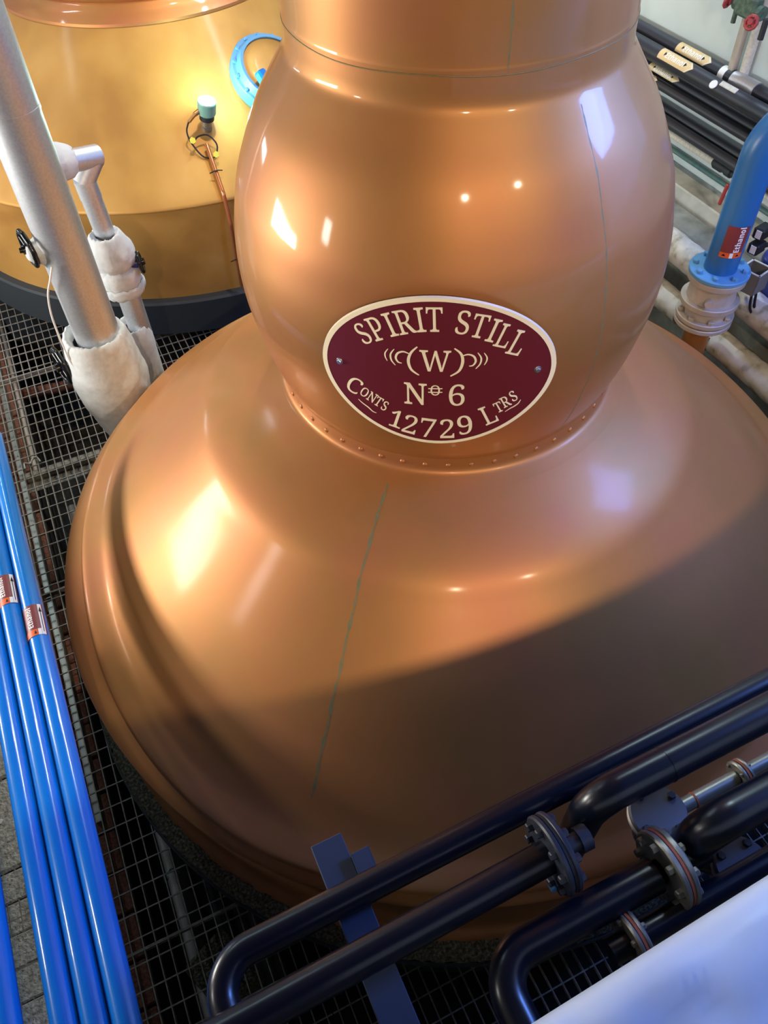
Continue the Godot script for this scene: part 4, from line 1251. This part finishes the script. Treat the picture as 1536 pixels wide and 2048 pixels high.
	for i in 2:
		place("paving_stone", bigm, M.stone, pv, Transform3D(Basis(Vector3.UP, 0.02), Vector3(-2.45, -1.922, 0.175 - i * 0.47)))
	for i in 5:
		b = MB.new()
		var c := Vector3(-2.49 + rng.randf_range(-0.03, 0.03), -1.893, rng.randf_range(0.05, 0.45))
		b.box(c, Vector3(rng.randf_range(0.012, 0.03), 0.008, rng.randf_range(0.01, 0.025)), 0.003, Basis(Vector3.UP, rng.randf() * 3.0))
		put("mortar_chip", b.mesh(), M.white, pv)

# ------------------------------------------------------------------ the room
func build_room() -> void:
	var T := 0.2
	# right wall with a window high up near the walkway
	struct("wall_right", boxes([[Vector3(2.6 + T * 0.5, 1.0, -6.3), Vector3(T, 9.0, 13.2)], [Vector3(2.6 + T * 0.5, 1.0, 5.5), Vector3(T, 9.0, 6.0)], [Vector3(2.6 + T * 0.5, -1.45, 1.4), Vector3(T, 4.1, 2.2)], [Vector3(2.6 + T * 0.5, 4.2, 1.4), Vector3(T, 2.6, 2.2)]]), M.wall)
	# left wall with a row of windows: [z0, z1, y0, y1]
	var zs := [[-8.4, -6.2, 0.2, 0.9], [-3.4, -1.1, 0.2, 0.75], [-0.05, 0.3, 1.15, 1.55]]
	var lw := [[Vector3(-5.1, -1.55, -2.25), Vector3(T, 3.5, 21.5)], [Vector3(-5.1, 3.6, -2.25), Vector3(T, 3.8, 21.5)]]
	var prev := -13.0
	for w in zs:
		lw.append([Vector3(-5.1, 0.95, (prev + w[0]) * 0.5), Vector3(T, 1.5, w[0] - prev)])
		lw.append([Vector3(-5.1, (0.2 + w[2]) * 0.5, (w[0] + w[1]) * 0.5), Vector3(T, w[2] - 0.2 + 0.001, w[1] - w[0])])
		lw.append([Vector3(-5.1, (1.7 + w[3]) * 0.5, (w[0] + w[1]) * 0.5), Vector3(T, 1.7 - w[3], w[1] - w[0])])
		prev = w[1]
	lw.append([Vector3(-5.1, 0.95, (prev + 8.5) * 0.5), Vector3(T, 1.5, 8.5 - prev)])
	struct("wall_left", boxes(lw), M.drabwall)
	struct("wall_back", boxes([[Vector3(-1.2, 1.0, -13.0), Vector3(8.2, 9.0, T)]]), M.wall)
	struct("wall_front", boxes([[Vector3(-1.2, 1.0, 8.5), Vector3(8.2, 9.0, T)]]), M.drabwall)
	struct("ceiling", boxes([[Vector3(-1.2, 5.45, -2.25), Vector3(8.4, T, 21.7)]]), M.ceiling)
	var i := 1
	for w in zs:
		window_in(i, Vector3(-5.1, (w[2] + w[3]) * 0.5, (w[0] + w[1]) * 0.5), w[1] - w[0], w[3] - w[2])
		i += 1
	window_in(i, Vector3(2.7, 1.75, 1.4), 2.2, 2.3)
	# low ground around the pit
	struct("floor_003", boxes([[Vector3(-4.45, -2.0, 4.0), Vector3(1.2, 0.2, 9.0)], [Vector3(0.2, -2.0, -9.2), Vector3(5.0, 0.2, 7.6)], [Vector3(0.2, -2.0, 5.8), Vector3(8.0, 0.2, 5.2)]]), M.concrete)
	struct("floor_005", boxes([[Vector3(-4.2, -2.0, -6.6), Vector3(1.7, 0.2, 12.6)]]), M.palefloor)
	var lp := thing("low_screen", "grey low screen wall beyond the stone paving on the window side", "screen", Vector3(-2.76, FLOOR_Y, 1.3))
	put("panel", boxes([[Vector3(-2.76, -1.08, 1.125), Vector3(0.06, 1.64, 3.95)]], 0.004), M.walkgrey, lp)
	put("panel", boxes([[Vector3(-2.76, -1.13, -1.83), Vector3(0.06, 1.53, 1.95)]], 0.004), M.walkgrey, lp)
	# the walkway the photograph was taken from
	struct("floor_004", boxes([[Vector3(-0.3, 0.30, 3.75), Vector3(5.8, 0.12, 2.2)], [Vector3(-0.3, 0.20, 2.85), Vector3(5.8, 0.3, 0.1)]]), M.walkgrey)
	var pp := thing("walkway_screen", "solid grey screen panel along the walkway behind the photographer", "screen", Vector3(-0.3, 0.36, 3.0))
	put("panel", boxes([[Vector3(-0.3, 0.895, 3.0), Vector3(5.8, 1.07, 0.05)]], 0.004), M.walkgrey, pp)
	put("rail", boxes([[Vector3(-0.3, 1.445, 3.0), Vector3(5.8, 0.04, 0.07)]], 0.01), M.blackpaint, pp)

func window_in(i: int, c: Vector3, w: float, h: float) -> void:
	var t := Node3D.new()
	t.name = "window_%d" % i
	add_child(t)
	t.position = c
	base_of[t] = c
	t.set_meta("kind", "structure")
	var b := MB.new()
	for s: float in [-1.0, 1.0]:
		b.box(c + Vector3(0, s * (h * 0.5 - 0.025), 0), Vector3(0.08, 0.05, w), 0.004)
		b.box(c + Vector3(0, 0, s * (w * 0.5 - 0.025)), Vector3(0.08, h, 0.05), 0.004)
	put("window_frame", b.mesh(), M.white, t)
	put("pane", boxes([[c, Vector3(0.006, h - 0.1, w - 0.1)]]), M.glass, t)

func area(called: String, at: Vector3, look: Vector3, size: Vector2, col: Color, e: float) -> void:
	var a := AreaLight3D.new()
	a.name = called
	a.area_size = size
	a.light_color = col
	a.light_energy = e
	a.area_range = 25.0
	a.area_attenuation = 2.0
	a.shadow_enabled = true
	add_child(a)
	a.look_at_from_position(at, look, Vector3.UP if absf((look - at).normalized().y) < 0.95 else Vector3.BACK)

func _ready() -> void:
	rng.seed = 6
	# camera
	var cam := Camera3D.new()
	cam.name = "camera"
	add_child(cam)
	var right := Vector3(0.90615372, -0.03184167, 0.42174821)
	var up := Vector3(0.34709627, 0.62578251, -0.69851302)
	var fwd := Vector3(0.24168083, -0.77934739, -0.57810727)
	cam.transform = Transform3D(Basis(right, up, -fwd).orthonormalized(), Vector3(-1.15614702, 1.93331049, 2.07351209))
	cam.fov = 67.0
	cam.near = 0.05
	cam.far = 60.0
	cam.current = true
	# sky, exposure
	var env := Environment.new()
	var sky := Sky.new()
	var sm := ProceduralSkyMaterial.new()
	sm.sky_top_color = Color(0.36, 0.55, 1.0)
	sm.sky_horizon_color = Color(0.5, 0.68, 1.0)
	sm.ground_horizon_color = Color(0.5, 0.66, 0.95)
	sm.ground_bottom_color = Color(0.5, 0.5, 0.5)
	sm.sky_energy_multiplier = 1.7
	sm.ground_energy_multiplier = 1.4
	sky.sky_material = sm
	env.sky = sky
	env.background_mode = Environment.BG_SKY
	env.tonemap_mode = Environment.TONE_MAPPER_LINEAR
	env.tonemap_exposure = 1.0
	env.sdfgi_enabled = true
	env.ssao_enabled = true
	env.ssil_enabled = true
	var we := WorldEnvironment.new()
	we.name = "world_environment"
	we.environment = env
	add_child(we)
	make_materials()
	# daylight through the windows
	area("window_daylight_a", Vector3(-4.98, 1.35, 0.12), Vector3(-1.2, 0.1, 0.6), Vector2(0.35, 0.4), Color(1.0, 0.98, 0.95), 2.2)
	area("window_daylight_b", Vector3(-4.98, 0.475, -2.25), Vector3(0, 0.3, -2.2), Vector2(1.9, 0.5), Color(1.0, 0.98, 0.94), 25.0)
	area("window_daylight_c", Vector3(-4.98, 0.55, -7.3), Vector3(0, 0.3, -6.8), Vector2(1.6, 0.4), Color(0.94, 0.97, 1.0), 6.0)
	area("window_daylight_d", Vector3(2.58, 2.2, 1.6), Vector3(0, 0.4, 0.9), Vector2(0.85, 0.85), Color(0.38, 0.56, 1.0), 13.0)
	# lamps
	lamps()
	build_room()
	build_floor()
	build_front_still()
	build_sign()
	rear_still("copper_still", "golden copper still standing behind the front one, lit by a small lamp", Vector3(0.05, 0, -5.05))
	rear_still("copper_still", "third copper still glimpsed at the top left corner", Vector3(-0.3, 0, -10.0))
	build_left()
	build_black_pipes()
	build_right()
	build_rear_fittings()

func lamps() -> void:
	# warm floodlights: one behind the walkway, one above the gap between the stills
	var t: Node3D
	var b: MB
	for e in [[Vector3(0.7, 3.9, 5.6), Vector3(-0.2, 0.2, 0.0), "warm floodlight hanging behind the walkway on the pipe wall side", 11.0, 60.0], [Vector3(-2.2, 3.9, 5.6), Vector3(-0.5, 0.0, 0.0), "warm floodlight hanging behind the walkway on the window side", 12.5, 60.0], [Vector3(0.7, 4.1, -2.5), Vector3(-0.35, -0.8, -3.6), "warm floodlight hanging above the gap between the stills", 11.0, 50.0]]:
		var at: Vector3 = e[0]
		var aim: Vector3 = e[1]
		var d := (aim - at).normalized()
		t = thing("flood_lamp", e[2], "lamp", at)
		b = MB.new()
		b.lathe([V2([0.0, 0.2, 0.06, 0.2]), smooth2(V2([0.06, 0.2, 0.09, 0.12, 0.15, 0.0]), 4)], at, MB.along(-d), 32)
		b.tube(PackedVector3Array([at - d * 0.15, Vector3(at.x, 5.35, at.z + 0.2)]), 0.012, 8)
		put("reflector", b.mesh(), M.alu, t)
		b = MB.new()
		b.lathe([V2([0.0, 0.0, 0.13, 0.0])], at + d * 0.002, MB.along(d), 32)
		put("lamp_glass", b.mesh(), glow(Color(1.0, 0.9, 0.76), 20.0), t)
		var l := SpotLight3D.new()
		l.name = "flood_lamp_light"
		l.light_color = Color(1.0, 0.9, 0.76)
		l.light_energy = e[3]
		l.light_size = 0.045
		l.spot_angle = e[4]
		l.spot_angle_attenuation = 0.6
		l.spot_range = 25.0
		l.spot_attenuation = 2.0
		l.shadow_enabled = true
		add_child(l, true)
		l.look_at_from_position(at + d * 0.06, aim, Vector3.UP)
	# ceiling battens
	for e in [[Vector3(-3.7, 4.4, -5.5), 1, 6.0], [Vector3(2.2, 5.0, -3.4), 2, 17.0], [Vector3(-2.4, 5.2, -8.4), 3, 8.0]]:
		var c: Vector3 = e[0]
		t = thing("ceiling_batten", ["", "ceiling light batten near the windowed wall", "ceiling light batten near the white pipe wall", "ceiling light batten between the two farther stills"][e[1]], "lamp", c, "ceiling light battens")
		put("housing", boxes([[c + Vector3(0, 0.06, 0), Vector3(0.2, 0.06, 1.5)]], 0.005), M.white, t)
		put("diffuser", boxes([[c + Vector3(0, 0.02, 0), Vector3(0.16, 0.03, 1.4)]], 0.008), glow(Color(0.95, 0.97, 1.0), 6.0), t)
		area("batten_light", c - Vector3(0, 0.01, 0), c - Vector3(0, 1, 0), Vector2(0.16, 1.4), Color(0.84, 0.94, 1.0), e[2])
